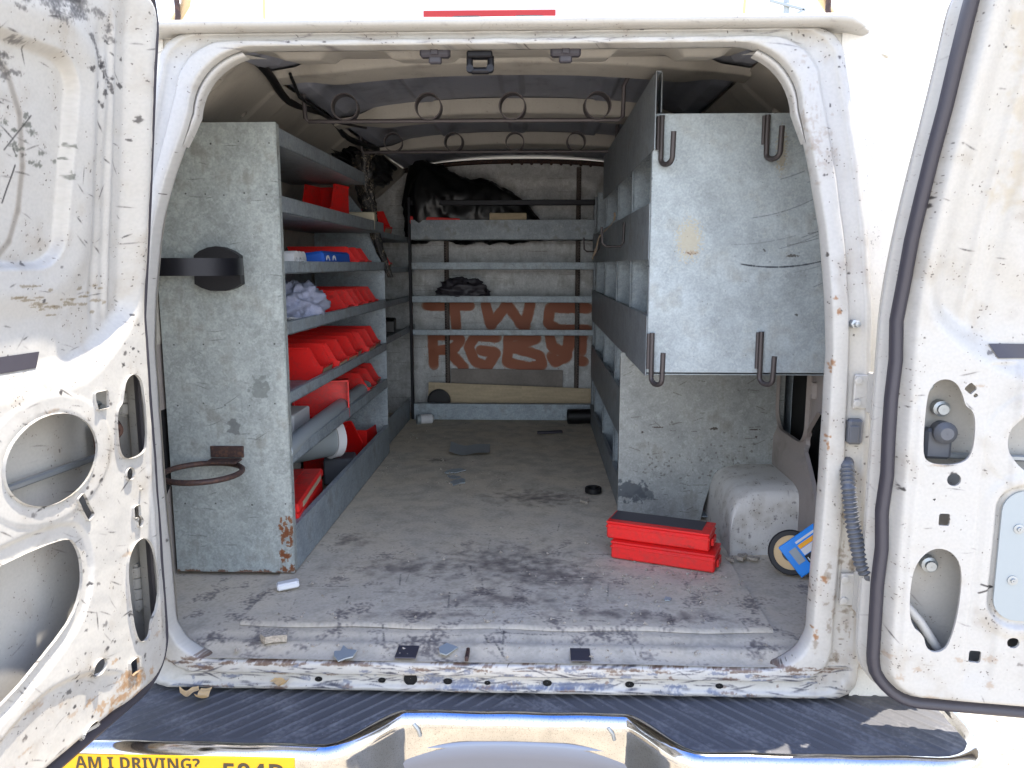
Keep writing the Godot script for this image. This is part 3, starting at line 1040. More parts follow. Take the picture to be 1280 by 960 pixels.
	mb.tube([D.at(0.03, 0.20, 0.05), D.at(0.075, 0.15, 0.055), D.at(0.115, 0.09, 0.05)], 0.010, 10)
	if covered: part("brace_tube", mb, M.paint, door)
	mb = MB.new()
	mb.box(Transform3D(Basis(D.d, Vector3.UP, D.d.cross(Vector3.UP)), D.at(0.085, 0.515, 0.035)), Vector3(0.05, 0.06, 0.03), 0.006)
	mb.lathe([Vector2(0.02, -0.01), Vector2(0.022, 0.02), Vector2(0.012, 0.03), Vector2(0.001, 0.03)], 16, Transform3D(Basis(D.d, D.nrm, D.d.cross(D.nrm)), D.at(0.092, 0.54, 0.04)))
	part("latch", mb, M.grey_plastic if covered else M.rust, door)
	mb = MB.new()
	mb.box(Transform3D(Basis(D.d, Vector3.UP, D.d.cross(Vector3.UP)), D.at(0.30, 0.49, 0.03)), Vector3(0.5, 0.012, 0.012), 0.004)
	part("latch_rod", mb, M.zinc, door)
	# dark strip below the window
	mb = MB.new()
	var strip := []
	for p in [Vector2(0.150, 0.716), Vector2(0.165, 0.690), Vector2(0.55, 0.690), Vector2(0.55, 0.716)]: strip.append(p if covered or p.x > 0.5 else p + Vector2(0.125, 0))
	var rws := []
	for k in 2:
		var row := PackedVector3Array()
		for i in 24:
			var f := i / 23.0
			var p: Vector2 = strip[0].lerp(strip[3], f) if k == 0 else strip[1].lerp(strip[2], f)
			row.append(inner.call(p) + D.nrm * 0.003)
		rws.append(row)
	mb.grid(rws)
	part("dark_strip", mb, M.seal, door)
	if covered:
		mb = MB.new()
		var pl := PackedVector2Array()
		for k in 4:
			var c: Vector2 = Vector2(0.42, 0.31) + Vector2(0.185 if k in [0, 3] else -0.185, 0.088 if k < 2 else -0.088)
			for i in 7:
				pl.append(c + Vector2.from_angle(PI / 2 * k + PI / 2 * i / 6.0) * 0.042)
		var fr := Transform3D(Basis(D.d, Vector3.UP, D.nrm), D.at(0, 0, D.W0 - 0.0065))
		mb.prism(pl, 0.005, fr)
		part("access_cover", mb, M.plate, door)
		for q in [Vector2(0.225, 0.365), Vector2(0.223, 0.262), Vector2(0.31, 0.40), Vector2(0.31, 0.21)]:
			mb = MB.new()
			mb.lathe([Vector2(0.0095, 0.0), Vector2(0.0095, 0.002), Vector2(0.005, 0.0025), Vector2(0.004, 0.006), Vector2(0.001, 0.006)], 12, Transform3D(Basis(D.d, D.nrm, D.d.cross(D.nrm)), D.at(q.x, q.y, D.W0 - 0.0015)))
			part("cover_screw", mb, M.zinc, door)

func loop_door() -> Array:
	var out := []
	for k in 4: # corners, clockwise from bottom left: the door's outline, walked with the inside on the left
		var c: Vector2 = [Vector2(0.085, 0.073), Vector2(0.635, 0.073), Vector2(0.635, 1.287), Vector2(0.085, 1.287)][k]
		for i in 9:
			var p := c + Vector2.from_angle(PI + PI / 2 * k + PI / 2 * i / 8.0) * 0.085
			out.append(p)
		var a: Vector2 = out[out.size() - 1]
		var nx: Vector2 = [Vector2(0.635, -0.012), Vector2(0.72, 1.287), Vector2(0.085, 1.372), Vector2(0.0, 0.073)][k]
		for i in range(1, 16): out.append(a.lerp(nx, i / 16.0))
	for i in out.size():
		out[i] += Vector2(edge_in(out[i].y), 0)
	return out

# ------------------------------------------------------------------ van
func build_van() -> void:
	var van := thing("cargo_van", "worn white cargo van with both rear doors open, seen from behind", "van", Vector3.ZERO)
	var mb := MB.new()
	# rear frame round the opening
	var inn := loop_points(WI, -0.022, 1.322, 0.10, 0.135)
	for i in inn.size(): inn[i].x = inner_x(inn[i].x, inn[i].y)
	var out := loop_points(WO, -0.097, 1.355, 0.05, 0.06)
	var rows := []
	var tex := []
	for k in [[0.22, -0.05], [0.02, -0.045], [-0.004, -0.036], [0.0, -0.022], [0.03, -0.006], [0.09, 0.0], [0.36, 0.0], [0.41, -0.004], [0.45, -0.012], [0.50, -0.014], [0.74, -0.014], [0.79, -0.007], [0.84, -0.004], [0.94, -0.006], [1.0, -0.016], [1.01, -0.034], [1.0, -0.06]]:
		var row := PackedVector3Array()
		var tr := PackedVector2Array()
		for i in inn.size():
			var p := inn[i].lerp(out[i], float(k[0]))
			var wav := 0.0012 * sin(i * 1.7 + k[0] * 9.0)
			row.append(Vector3(p.x, p.y, float(k[1]) - tilt(p.y) + wav))
			tr.append(Vector2(p.x + 0.3 * k[1], -p.y))
		rows.append(row); tex.append(tr)
	mb.grid(rows, false, true, tex)
	part("rear_frame", mb, M.frame, van)
	# gussets that round the opening's upper corners
	for sd in [-1, 1]:
		mb = MB.new()
		rows = []
		var lo := 0
		for i in inn.size():
			var p := inn[i]
			if signf(p.x) != sd or p.y < 1.10 or absf(p.x) < 0.535: continue
			var e := Vector2(-p.x, 0.98 - p.y).normalized()
			var ww := 0.013 * smoothstep(1.10, 1.2, p.y) * smoothstep(0.525, 0.545, absf(p.x))
			var q := p + Vector2(0, -1) * ww * 0.75 + Vector2(-sd, 0) * ww * 0.6
			var z := -0.020 - tilt(p.y)
			rows.append(PackedVector3Array([Vector3(p.x, p.y, z - 0.03), Vector3(p.x, p.y, z), Vector3(lerpf(p.x, q.x, 0.7), lerpf(p.y, q.y, 0.7), z - 0.002), Vector3(q.x, q.y, z - 0.010), Vector3(q.x, q.y, z - 0.03)]))
		mb.grid(rows)
		part("corner_gusset", mb, M.paint, van)
	# gutter above it
	mb = MB.new()
	rows = []
	for k in [[0.0, 1.3525, -0.14], [0.0, 1.3525, -0.105], [0.01, 1.3555, -0.088], [0.012, 1.3655, -0.085], [0.008, 1.3725, -0.090], [0.0, 1.3745, -0.11], [0.0, 1.3745, -0.22], [0.0, 1.3525, -0.22]]:
		var row := PackedVector3Array()
		for i in 60:
			var x := lerpf(-0.775, 0.775, i / 59.0)
			var e := pow(maxf(0, (absf(x) - 0.70) / 0.075), 2.0)
			var mid := (float(k[1]) - 1.3635)
			row.append(Vector3(x + signf(x) * k[0], 1.3635 + mid * (1.0 - 0.35 * e) - 0.013 * e, float(k[2]) - 0.05 * e + 0.001 * sin(x * 31)))
		rows.append(row)
	mb.grid(rows, true, false)
	mb.bx(-0.765, 0.765, 1.3505, 1.3665, -0.21, -0.145, 0.003)
	part("roof_gutter", mb, M.paint, van)
	# fin of the drip moulding at each roof corner
	for sd in [-1, 1]:
		mb = MB.new()
		mb.prism(PackedVector2Array([Vector2(0.0, 0.0), Vector2(0.075, 0.020), Vector2(0.105, 0.012), Vector2(0.080, 0.030), Vector2(0.10, 0.060), Vector2(0.0, 0.062)]), 0.02, Transform3D(Basis(Vector3(sd, 0, 0), Vector3.UP, Vector3.FORWARD), Vector3(sd * 0.735, 1.290, -0.15)))
		part("drip_moulding", mb, M.shell_paint, van)
	# rear corners: flat beside the opening, then rounded to the sides
	for sd in [-1, 1]:
		mb = MB.new()
		rows = []
		for j in 31:
			var y := lerpf(-0.30, 1.357, j / 30.0)
			var row := PackedVector3Array()
			var z0 := -0.045 - tilt(y)
			var x0 := table(WO, y) - 0.004
			var x1 := table(SIDE, y)
			for i in 22:
				var f := i / 21.0
				var x := x0 + (x1 - x0) * (f / 0.45 * 0.5 if f < 0.45 else 0.5 + 0.5 * sin((f - 0.45) / 0.55 * PI / 2))
				var k := clampf((x - (x0 + x1) * 0.5) / ((x1 - x0) * 0.5), 0.0, 1.0)
				row.append(Vector3(sd * x, y, z0 - 0.19 * (1.0 - sqrt(maxf(0.0, 1.0 - k * k)))))
			rows.append(row)
		mb.grid(rows)
		var top: PackedVector3Array = rows[30]
		rows = []
		for p in top: rows.append(PackedVector3Array([p, Vector3(p.x * 0.93, p.y + 0.001, p.z - 0.09), Vector3(p.x * 0.80, p.y + 0.002, p.z - 0.20)]))
		mb.grid(rows)
		part("rear_corner", mb, M.shell_paint, van)
	# outer shell
	var prof := PackedVector2Array()
	for j in 16:
		var y := lerpf(-0.30, 1.345, j / 15.0)
		prof.append(Vector2(table(SIDE, y), y))
	for p in [Vector2(0.85, 1.385), Vector2(0.79, 1.425), Vector2(0.66, 1.455), Vector2(0.45, 1.475), Vector2(0.22, 1.487), Vector2(0, 1.49)]: prof.append(p)
	mb = MB.new()
	rows = []
	for j in 34:
		var f := j / 33.0
		var row := PackedVector3Array()
		for i in prof.size() * 2 - 1:
			var s := 1.0 if i < prof.size() else -1.0
			var p := prof[i] if i < prof.size() else prof[prof.size() * 2 - 2 - i]
			var zs := -0.245 - tilt(minf(p.y, 1.345))
			if p.y > 1.345: zs = lerpf(zs, -0.15, smoothstep(0.86, 0.75, p.x))
			var z := lerpf(zs, -4.0, pow(f, 1.5))
			var y := p.y if p.y <= 1.345 else 1.345 + (p.y - 1.345) * roof_rise(z)
			row.append(Vector3(s * p.x, y, z))
		rows.append(row)
	mb.grid(rows)
	part("body_shell", mb, M.shell_paint, van)
	# cab end with the windscreen opening
	mb = MB.new()
	mb.bx(-1.0, 1.0, -0.3, 0.72, -4.06, -4.0, 0.01)
	mb.bx(-1.0, 1.0, 1.30, 1.48, -4.06, -4.0, 0.01)
	for s in [-1, 1]: mb.bx(s * 0.78, s * 1.0, 0.722, 1.298, -4.06, -4.0, 0.01)
	part("cab_front", mb, M.paint, van)
	mb = MB.new()
	mb.bx(-0.78, 0.78, 0.722, 1.298, -4.035, -4.03, 0.0)
	part("windscreen", mb, M.glass, van)
	# inner lining: side walls
	for s in [-1, 1]:
		mb = MB.new()
		var wp := [Vector2(0.94, -0.02), Vector2(0.945, 0.3), Vector2(0.945, 0.62), Vector2(0.93, 0.66), Vector2(0.93, 0.90), Vector2(0.915, 0.93), Vector2(0.91, 1.06), Vector2(0.90, 1.085), Vector2(0.90, 1.13), Vector2(0.885, 1.15), Vector2(0.88, 1.19), Vector2(0.868, 1.205), Vector2(0.845, 1.232)]
		rows = []
		for j in 30:
			var row := PackedVector3Array()
			for p in wp: row.append(Vector3(s * p.x, p.y, lerpf(-0.25 - tilt(p.y), -2.95, j / 29.0)))
			rows.append(row)
		mb.grid(rows)
		part("side_lining", mb, M.inner_paint, van)
		# slanting rail between wall and roof, with its slots
		mb = MB.new()
		mb.sheet(300, 26, func(u: float, v: float) -> Array:
			var z := -0.27 - 2.68 * u
			var a := Vector2(0.845, 1.232).lerp(Vector2(0.665, 1.388), v)
			var h := 0.006 * smoothstep(0.01, 0.03, absf(fposmod(-z + 0.05, 0.42) - 0.21) - 0.12) + 0.007 * smoothstep(0.0, 0.1, v) * smoothstep(1.0, 0.9, v)
			return [Vector3(s * (a.x - h * 0.65), a.y - h * 0.76, z), Vector2(z, v)],
			func(q: Vector2) -> float:
				var p := Vector2(q.x, q.y * 0.24)
				var h := sd_box(p, Vector2(-0.425, 0.130), Vector2(0.020, 0.030), 0.003)
				h = minf(h, sd_oval(p, Vector2(-0.372, 0.125), Vector2(0.013, 0.024)))
				h = minf(h, sd_oval(p, Vector2(-0.310, 0.150), Vector2(0.010, 0.014)))
				for zz in [-0.70, -1.02, -1.5, -1.9, -2.4]:
					h = minf(h, sd_oval(p, Vector2(zz, 0.10), Vector2(0.010, 0.014)))
				return h, 0.012)
		part("roof_rail", mb, M.inner_paint, van)
	# ceiling with pressed ribs
	mb = MB.new()
	rows = []
	tex = []
	for j in 150:
		var z := -0.16 - 2.75 * j / 149.0
		var row := PackedVector3Array()
		var tr := PackedVector2Array()
		for i in 141:
			var x := lerpf(-0.67, 0.67, i / 140.0)
			var y := 1.462 - 0.062 * pow(absf(x) / 0.67, 2.2)
			y = lerpf(1.395 - 0.03 * pow(absf(x) / 0.67, 2.0), y, smoothstep(-0.12, -0.7, z))
			var rib := absf(fposmod(x + 0.155, 0.31) - 0.155) # ribs every 0.31
			var bay := fposmod(-z - 0.675, 0.73)
			var lng := smoothstep(0.09, 0.13, bay) * smoothstep(0.62, 0.56, bay)
			y -= 0.022 * smoothstep(0.040, 0.026, rib) * lng
			y -= 0.004 * smoothstep(0.06, 0.055, absf(rib - 0.155)) * lng
			row.append(Vector3(x, y, z)); tr.append(Vector2(x, z))
		rows.append(row); tex.append(tr)
	mb.grid(rows, false, false, tex)
	part("ceiling", mb, M.roof_paint, van)
	# bows across the ceiling
	for zb in [-0.675, -1.40, -2.13]:
		mb = MB.new()
		rows = []
		for k in [[0.085, 0.03], [0.080, -0.016], [0.060, -0.022], [-0.060, -0.024], [-0.080, -0.018], [-0.085, 0.03]]:
			var row := PackedVector3Array()
			for i in 50:
				var x := lerpf(-0.67, 0.67, i / 49.0)
				var y := 1.424 - 0.048 * pow(absf(x) / 0.67, 2.2)
				var e := smoothstep(0.48, 0.60, absf(x))
				row.append(Vector3(x, y + k[1] * (1.0 - 0.6 * e) + 0.004, zb + k[0] * (1.0 - 0.45 * e)))
			rows.append(row)
		mb.grid(rows)
		part("roof_bow", mb, M.inner_paint, van)
	# header box behind the opening's top, with its pressed pockets
	mb = MB.new()
	rows = []
	for j in 26:
		var f := j / 25.0
		var row := PackedVector3Array()
		for i in 121:
			var x := lerpf(-0.61, 0.61, i / 120.0)
			var y := lerpf(1.340, 1.398, pow(f, 0.8))
			var p: float = smoothstep(0.09, 0.06, absf(absf(x) - 0.19)) + smoothstep(0.07, 0.04, absf(absf(x) - 0.47))
			y -= 0.020 * p * smoothstep(0.1, 0.25, f) * smoothstep(0.95, 0.7, f)
			row.append(Vector3(x, y, lerpf(-0.22, -0.52, f)))
		rows.append(row)
	mb.grid(rows)
	part("header_panel", mb, M.inner_paint, van)
	# cable along the left roof rail
	mb = MB.new()
	var path := []
	for i in 60:
		var z := lerpf(-0.14, -2.6, i / 59.0)
		path.append(Vector3(-0.668 + 0.012 * sin(z * 9.0) - 0.015 * sin(z * 4.0), 1.375 - 0.012 * sin(z * 7.0 + 1.0), z))
	mb.tube(path, 0.012, 8)
	part("roof_cable", mb, M.black, van)
	mb = MB.new()
	mb.tube([Vector3(-0.60, 1.385, -0.62), Vector3(-0.63, 1.36, -0.8), Vector3(-0.60, 1.34, -1.1), Vector3(-0.56, 1.37, -1.4)], 0.005, 6)
	part("roof_cable", mb, M.black, van)
	# floor: threshold, raised mat, cargo floor
	mb = MB.new()
	rows = []
	tex = []
	for j in 90:
		var z := 0.0 - 0.006 - 2.89 * pow(j / 89.0, 1.4)
		var row := PackedVector3Array()
		var tr := PackedVector2Array()
		for i in 76:
			var x := lerpf(-0.95, 0.95, i / 75.0)
			var y := -0.020 + 0.014 * smoothstep(-0.02, -0.085, z) - 0.008 * smoothstep(0.012, 0.004, absf(z + 0.088))
			y += 0.004 * (nz(NZ.big, int(x * 300), int(z * 300)) - 0.5)
			row.append(Vector3(x, y, z)); tr.append(Vector2(x, z))
		rows.append(row); tex.append(tr)
	mb.grid(rows, false, false, tex)
	part("cargo_floor", mb, M.floor, van)
	mb = MB.new()
	rows = []
	tex = []
	for j in 91:
		var f := j / 90.0
		var z := -0.140 - 2.74 * pow(f, 1.3)
		var row := PackedVector3Array()
		var tr := PackedVector2Array()
		for i in 80:
			var x := lerpf(-0.632, 0.655, i / 79.0)
			var y := 0.001 + 0.004 * (nz(NZ.mid, int(x * 260), int(z * 260)) - 0.5)
			if j == 0: y = -0.0045
			z += 0.0015 * sin(x * 19.0) * (1.0 - f)
			row.append(Vector3(x, y, z)); tr.append(Vector2(x, z))
		rows.append(row); tex.append(tr)
	mb.grid(rows, false, false, tex)
	part("floor_mat", mb, M.floor, van)
	# sill hardware
	for q in [[-0.205, -0.028, 0.048], [0.19, -0.045, 0.045]]:
		mb = MB.new()
		mb.bx(q[0] - q[2] / 2, q[0] + q[2] / 2, -0.014, -0.0105, -0.062, -0.005, 0.001)
		part("sill_patch", mb, M.seal, van)
	mb = MB.new()
	mb.bx(-0.070, -0.062, -0.016, -0.004, -0.045, 0.0, 0.002)
	part("sill_clip", mb, M.rust, van)
	for q in [[-0.195, -0.066, 0.0135], [-0.405, -0.070, 0.005], [-0.26, -0.070, 0.005], [-0.11, -0.070, 0.006], [-0.02, -0.072, 0.004], [0.115, -0.070, 0.006], [0.30, -0.070, 0.006], [0.50, -0.070, 0.005]]:
		mb = MB.new()
		mb.lathe([Vector2(q[2] * 1.15, 0.0), Vector2(q[2] * 1.1, 0.0026), Vector2(q[2] * 0.92, 0.0022), Vector2(q[2] * 0.86, -0.0005), Vector2(0.0005, -0.0006)], 18, Transform3D(Basis(Vector3.RIGHT, Vector3.BACK, Vector3.DOWN) if q[2] > 0.01 else Basis(Vector3.RIGHT * 1.5, Vector3.BACK, Vector3.DOWN), Vector3(q[0], q[1], -0.0125)))
		part("drain_plug", mb, M.hole, van)
	# bulkhead
	mb = MB.new()
	rows = []
	tex = []
	for j in 60:
		var row := PackedVector3Array()
		var tr := PackedVector2Array()
		for i in 120:
			var x := lerpf(-0.945, 0.945, i / 119.0)
			var top := 1.435 - 0.10 * pow(absf(x) / 0.9, 2.4)
			var y := lerpf(-0.02, top, j / 59.0)
			var z := -2.90 + 0.006 * smoothstep(0.35, 0.0, absf(sin(y * 26.0))) * smoothstep(0.55, 0.5, absf(x)) + 0.004 * (nz(NZ.big, int(x * 300), int(y * 300)) - 0.5)
			row.append(Vector3(x, y, z)); tr.append(Vector2(x, -y))
		rows.append(row); tex.append(tr)
	mb.grid(rows, false, false, tex)
	var bh := part("bulkhead", mb, M.bulkhead, van)
	for x in [-0.435, 0.315]:
		mb = MB.new()
		mb.bx(x - 0.013, x + 0.013, 0.10, 1.40, -2.893, -2.875, 0.002)
		part("slotted_strip", mb, M.slotted, bh)
	mb = MB.new()
	path = []
	for i in 41:
		var x := lerpf(-0.9, 0.9, i / 40.0)
		path.append(Vector3(x, 1.435 - 0.10 * pow(absf(x) / 0.9, 2.4), -2.89))
	mb.tube(path, 0.014, 6)
	part("edge_trim", mb, M.rust, bh)
	for i in 9:
		mb = MB.new()
		var x := -0.06 + 0.055 * i
		mb.lathe([Vector2(0.0005, 0.0), Vector2(0.009, 0.0), Vector2(0.008, 0.006), Vector2(0.0005, 0.008)], 8, Transform3D(Basis(Vector3.RIGHT, Vector3.BACK, Vector3.DOWN), Vector3(x, 1.435 - 0.10 * pow(absf(x) / 0.9, 2.4) - 0.014, -2.884)))
		part("trim_rivet", mb, M.rust, bh)
	# wheel arches
	for s in [-1, 1]:
		mb = MB.new()
		rows = []
		for j in 37:
			var f := j / 36.0
			var a := PI * f
			var row := PackedVector3Array()
			for i in 17:
				var b := PI / 2 * i / 16.0
				var w := pow(maxf(0.0, sin(a)), 0.16)
				var px := 0.955 - (0.285 if s > 0 else 0.12) * pow(maxf(0.0, cos(b)), 0.30)
				var py := 0.215 * w * pow(sin(b), 0.36) - 0.012
				var l := 0.004 * (nz(NZ.mid, j * 9, i * 9) - 0.5)
				row.append(Vector3(s * (px + l), py + l, -0.98 + 0.325 * signf(cos(a)) * pow(absf(cos(a)), 0.22) + 0.02 * cos(a) * (1.0 - sin(b))))
			rows.append(row)
		mb.grid(rows)
		part("wheel_arch", mb, M.arch_paint, van)
	# pressed inner panel behind the right pillar
	for s in [-1, 1]:
		mb = MB.new()
		mb.sheet(90, 110, func(u: float, v: float) -> Array:
			var z := -0.12 - 0.90 * u
			var y := -0.01 + 1.15 * v
			var p := Vector2(z, y)
			var x := 0.845 + 0.03 * smoothstep(-0.3, -0.7, z) if s > 0 else 0.934
			x += 0.010 * smoothstep(0.05, 0.03, sd_box(p, Vector2(-0.785, 0.50), Vector2(0.16, 0.18), 0.08))
			return [Vector3(s * x, y, z), Vector2(z, y)],
			func(q: Vector2) -> float:
				var h := sd_box(q, Vector2(-0.785, 0.50), Vector2(0.145, 0.165), 0.07)
				h = minf(h, sd_poly(q, PackedVector2Array([Vector2(-0.46, 0.45), Vector2(-0.595, 0.355), Vector2(-0.45, 0.27), Vector2(-0.33, 0.18), Vector2(-0.25, 0.18), Vector2(-0.25, 0.45)]), 0.02))
				h = minf(h, sd_box(q, Vector2(-0.547, 0.516), Vector2(0.010, 0.024), 0.003))
				h = minf(h, sd_box(q, Vector2(-0.62, 0.93), Vector2(0.2, 0.12), 0.05))
				return h, 0.012)
		part("inner_side_panel", mb, M.cavity_paint, van)
		mb = MB.new()
		mb.bx(s * 0.936, s * 0.940, -0.01, 1.13, -1.02, -0.16, 0.0)
		part("undercoated_wall", mb, M.hole, van)
	# rear inner closing panels between opening and side wall
	for s in [-1, 1]:
		mb = MB.new()
		rows = []
		for j in 20:
			var y := lerpf(-0.02, 1.345, j / 19.0)
			rows.append(PackedVector3Array([Vector3(s * (table(WI, y) + (0.048 if s < 0 else 0.014)), y, -0.052 - tilt(y)), Vector3(s * 0.79, y, -0.075 - tilt(y)), Vector3(s * minf(0.95, table(SIDE, y) - 0.03), y, -0.27 - tilt(y))]))
		mb.grid(rows)
		part("pillar_lining", mb, M.inner_paint, van)
	# bumper
	build_bumper(van)
	# strikers on the header
	for x in [-0.137, 0.147]:
		mb = MB.new()
		mb.box(Transform3D(Basis(), Vector3(x, 1.319, -0.158)), Vector3(0.066, 0.021, 0.026), 0.008)
		mb.bx(x - 0.014, x + 0.014, 1.296, 1.311, -0.166, -0.150, 0.003)
		mb.bx(x - 0.008, x + 0.008, 1.312, 1.327, -0.146, -0.140, 0.002)
		part("door_bumper", mb, M.seal, van)
	mb = MB.new()
	mb.bx(-0.068, -0.012, 1.308, 1.322, -0.18, -0.15, 0.003)
	mb.tube([Vector3(-0.062, 1.312, -0.165), Vector3(-0.062, 1.285, -0.160), Vector3(-0.055, 1.281, -0.158), Vector3(-0.022, 1.281, -0.158), Vector3(-0.016, 1.285, -0.160), Vector3(-0.016, 1.312, -0.165)], 0.0075, 8)
	for x in [-0.061, -0.017]: mb.lathe([Vector2(0.0005, 0.008), Vector2(0.008, 0.008), Vector2(0.008, -0.008), Vector2(0.0005, -0.008)], 12, Transform3D(Basis(Vector3.RIGHT, Vector3.BACK, Vector3.DOWN), Vector3(x, 1.285, -0.158)))
	part("door_striker", mb, M.black_steel, van)
	# hinges, bolt, striker and cable hose on the right pillar (mirrored hinges on the left)
	for s in [-1, 1]:
		for y in [0.60, 0.165]:
			mb = MB.new()
			for k in 4: mb.lathe([Vector2(0.0005, 0.0), Vector2(0.0115, 0.0), Vector2(0.0125, 0.002), Vector2(0.0125, 0.021), Vector2(0.0115, 0.023), Vector2(0.0005, 0.023)], 16, Transform3D(Basis(), Vector3(s * 0.783, y - 0.049 + k * 0.0245, 0.036)))
			mb.lathe([Vector2(0.0005, 0.0), Vector2(0.006, 0.0), Vector2(0.006, 0.108), Vector2(0.0005, 0.108)], 12, Transform3D(Basis(), Vector3(s * 0.783, y - 0.054, 0.036)))
			mb.box(Transform3D(Basis(), Vector3(s * 0.770, y, -0.006)), Vector3(0.040, 0.072, 0.010), 0.002)
			mb.box(Transform3D(Basis(Vector3.UP, s * -0.35), Vector3(s * 0.806, y, 0.046)), Vector3(0.040, 0.090, 0.007), 0.002)
			mb.box(Transform3D(Basis(), Vector3(s * 0.780, y, 0.014)), Vector3(0.008, 0.085, 0.036), 0.002)
			for dy in [-0.024, 0.024]: mb.lathe([Vector2(0.009, 0.0), Vector2(0.009, 0.003), Vector2(0.005, 0.004), Vector2(0.0005, 0.004)], 6, Transform3D(Basis(Vector3.RIGHT, Vector3.BACK, Vector3.DOWN), Vector3(s * 0.757, y + dy, -0.001)))
			part("door_hinge", mb, M.paint, van)
	mb = MB.new()
	mb.lathe([Vector2(0.0095, -0.012), Vector2(0.0095, 0.004), Vector2(0.006, 0.006), Vector2(0.006, 0.018), Vector2(0.0005, 0.019)], 6, Transform3D(Basis(Vector3.RIGHT, Vector3.BACK, Vector3.DOWN), Vector3(0.742, 0.742, 0.0)))
	part("pillar_bolt", mb, M.zinc, van)
	mb = MB.new()
	mb.box(Transform3D(Basis(), Vector3(0.756, 0.516, -0.003)), Vector3(0.030, 0.054, 0.022), 0.005)
	mb.box(Transform3D(Basis(), Vector3(0.751, 0.512, 0.009)), Vector3(0.018, 0.036, 0.006), 0.003)
	part("contact_plate", mb, M.grey_plastic, van)
	mb = MB.new()
	path = []
	var rad := []
	var cv := Curve3D.new()
	for p in [Vector3(0.752, 0.445, -0.03), Vector3(0.745, 0.442, 0.0), Vector3(0.738, 0.405, 0.030), Vector3(0.746, 0.33, 0.045), Vector3(0.766, 0.245, 0.052), Vector3(0.786, 0.212, 0.055), Vector3(0.80, 0.205, 0.05)]: cv.add_point(p)
	for i in cv.point_count:
		if i > 0 and i < cv.point_count - 1:
			var tn := (cv.get_point_position(i + 1) - cv.get_point_position(i - 1)) * 0.2
			cv.set_point_in(i, -tn); cv.set_point_out(i, tn)
	var ln := cv.get_baked_length()
	for i in 181:
		path.append(cv.sample_baked(ln * i / 180.0))
		var f := i / 180.0
		rad.append(0.0135 + 0.0024 * (sin(TAU * f * 30.0) if f > 0.12 and f < 0.90 else -0.2) + 0.004 * smoothstep(0.14, 0.0, f))
	mb.tube(path, rad, 12)
	part("cable_hose", mb, M.grey_plastic, van)
	# wheels under the body
	for s in [-1, 1]:
		for z in [-0.98, -3.6]:
			mb = MB.new()
			mb.lathe([Vector2(0.20, -0.11), Vector2(0.33, -0.11), Vector2(0.36, -0.08), Vector2(0.36, 0.08), Vector2(0.33, 0.11), Vector2(0.20, 0.11)], 36, Transform3D(Basis(Vector3.FORWARD, Vector3.RIGHT, Vector3.DOWN), Vector3(s * 0.87, -0.36, z)), true)
			part("wheel", mb, M.rubber, van)
	# tail of the chassis behind the bumper, and the floor pan
	mb = MB.new()
	mb.bx(-0.98, 0.98, -0.13, -0.03, -4.0, -0.06, 0.01)
	part("floor_pan", mb, M.black, van)

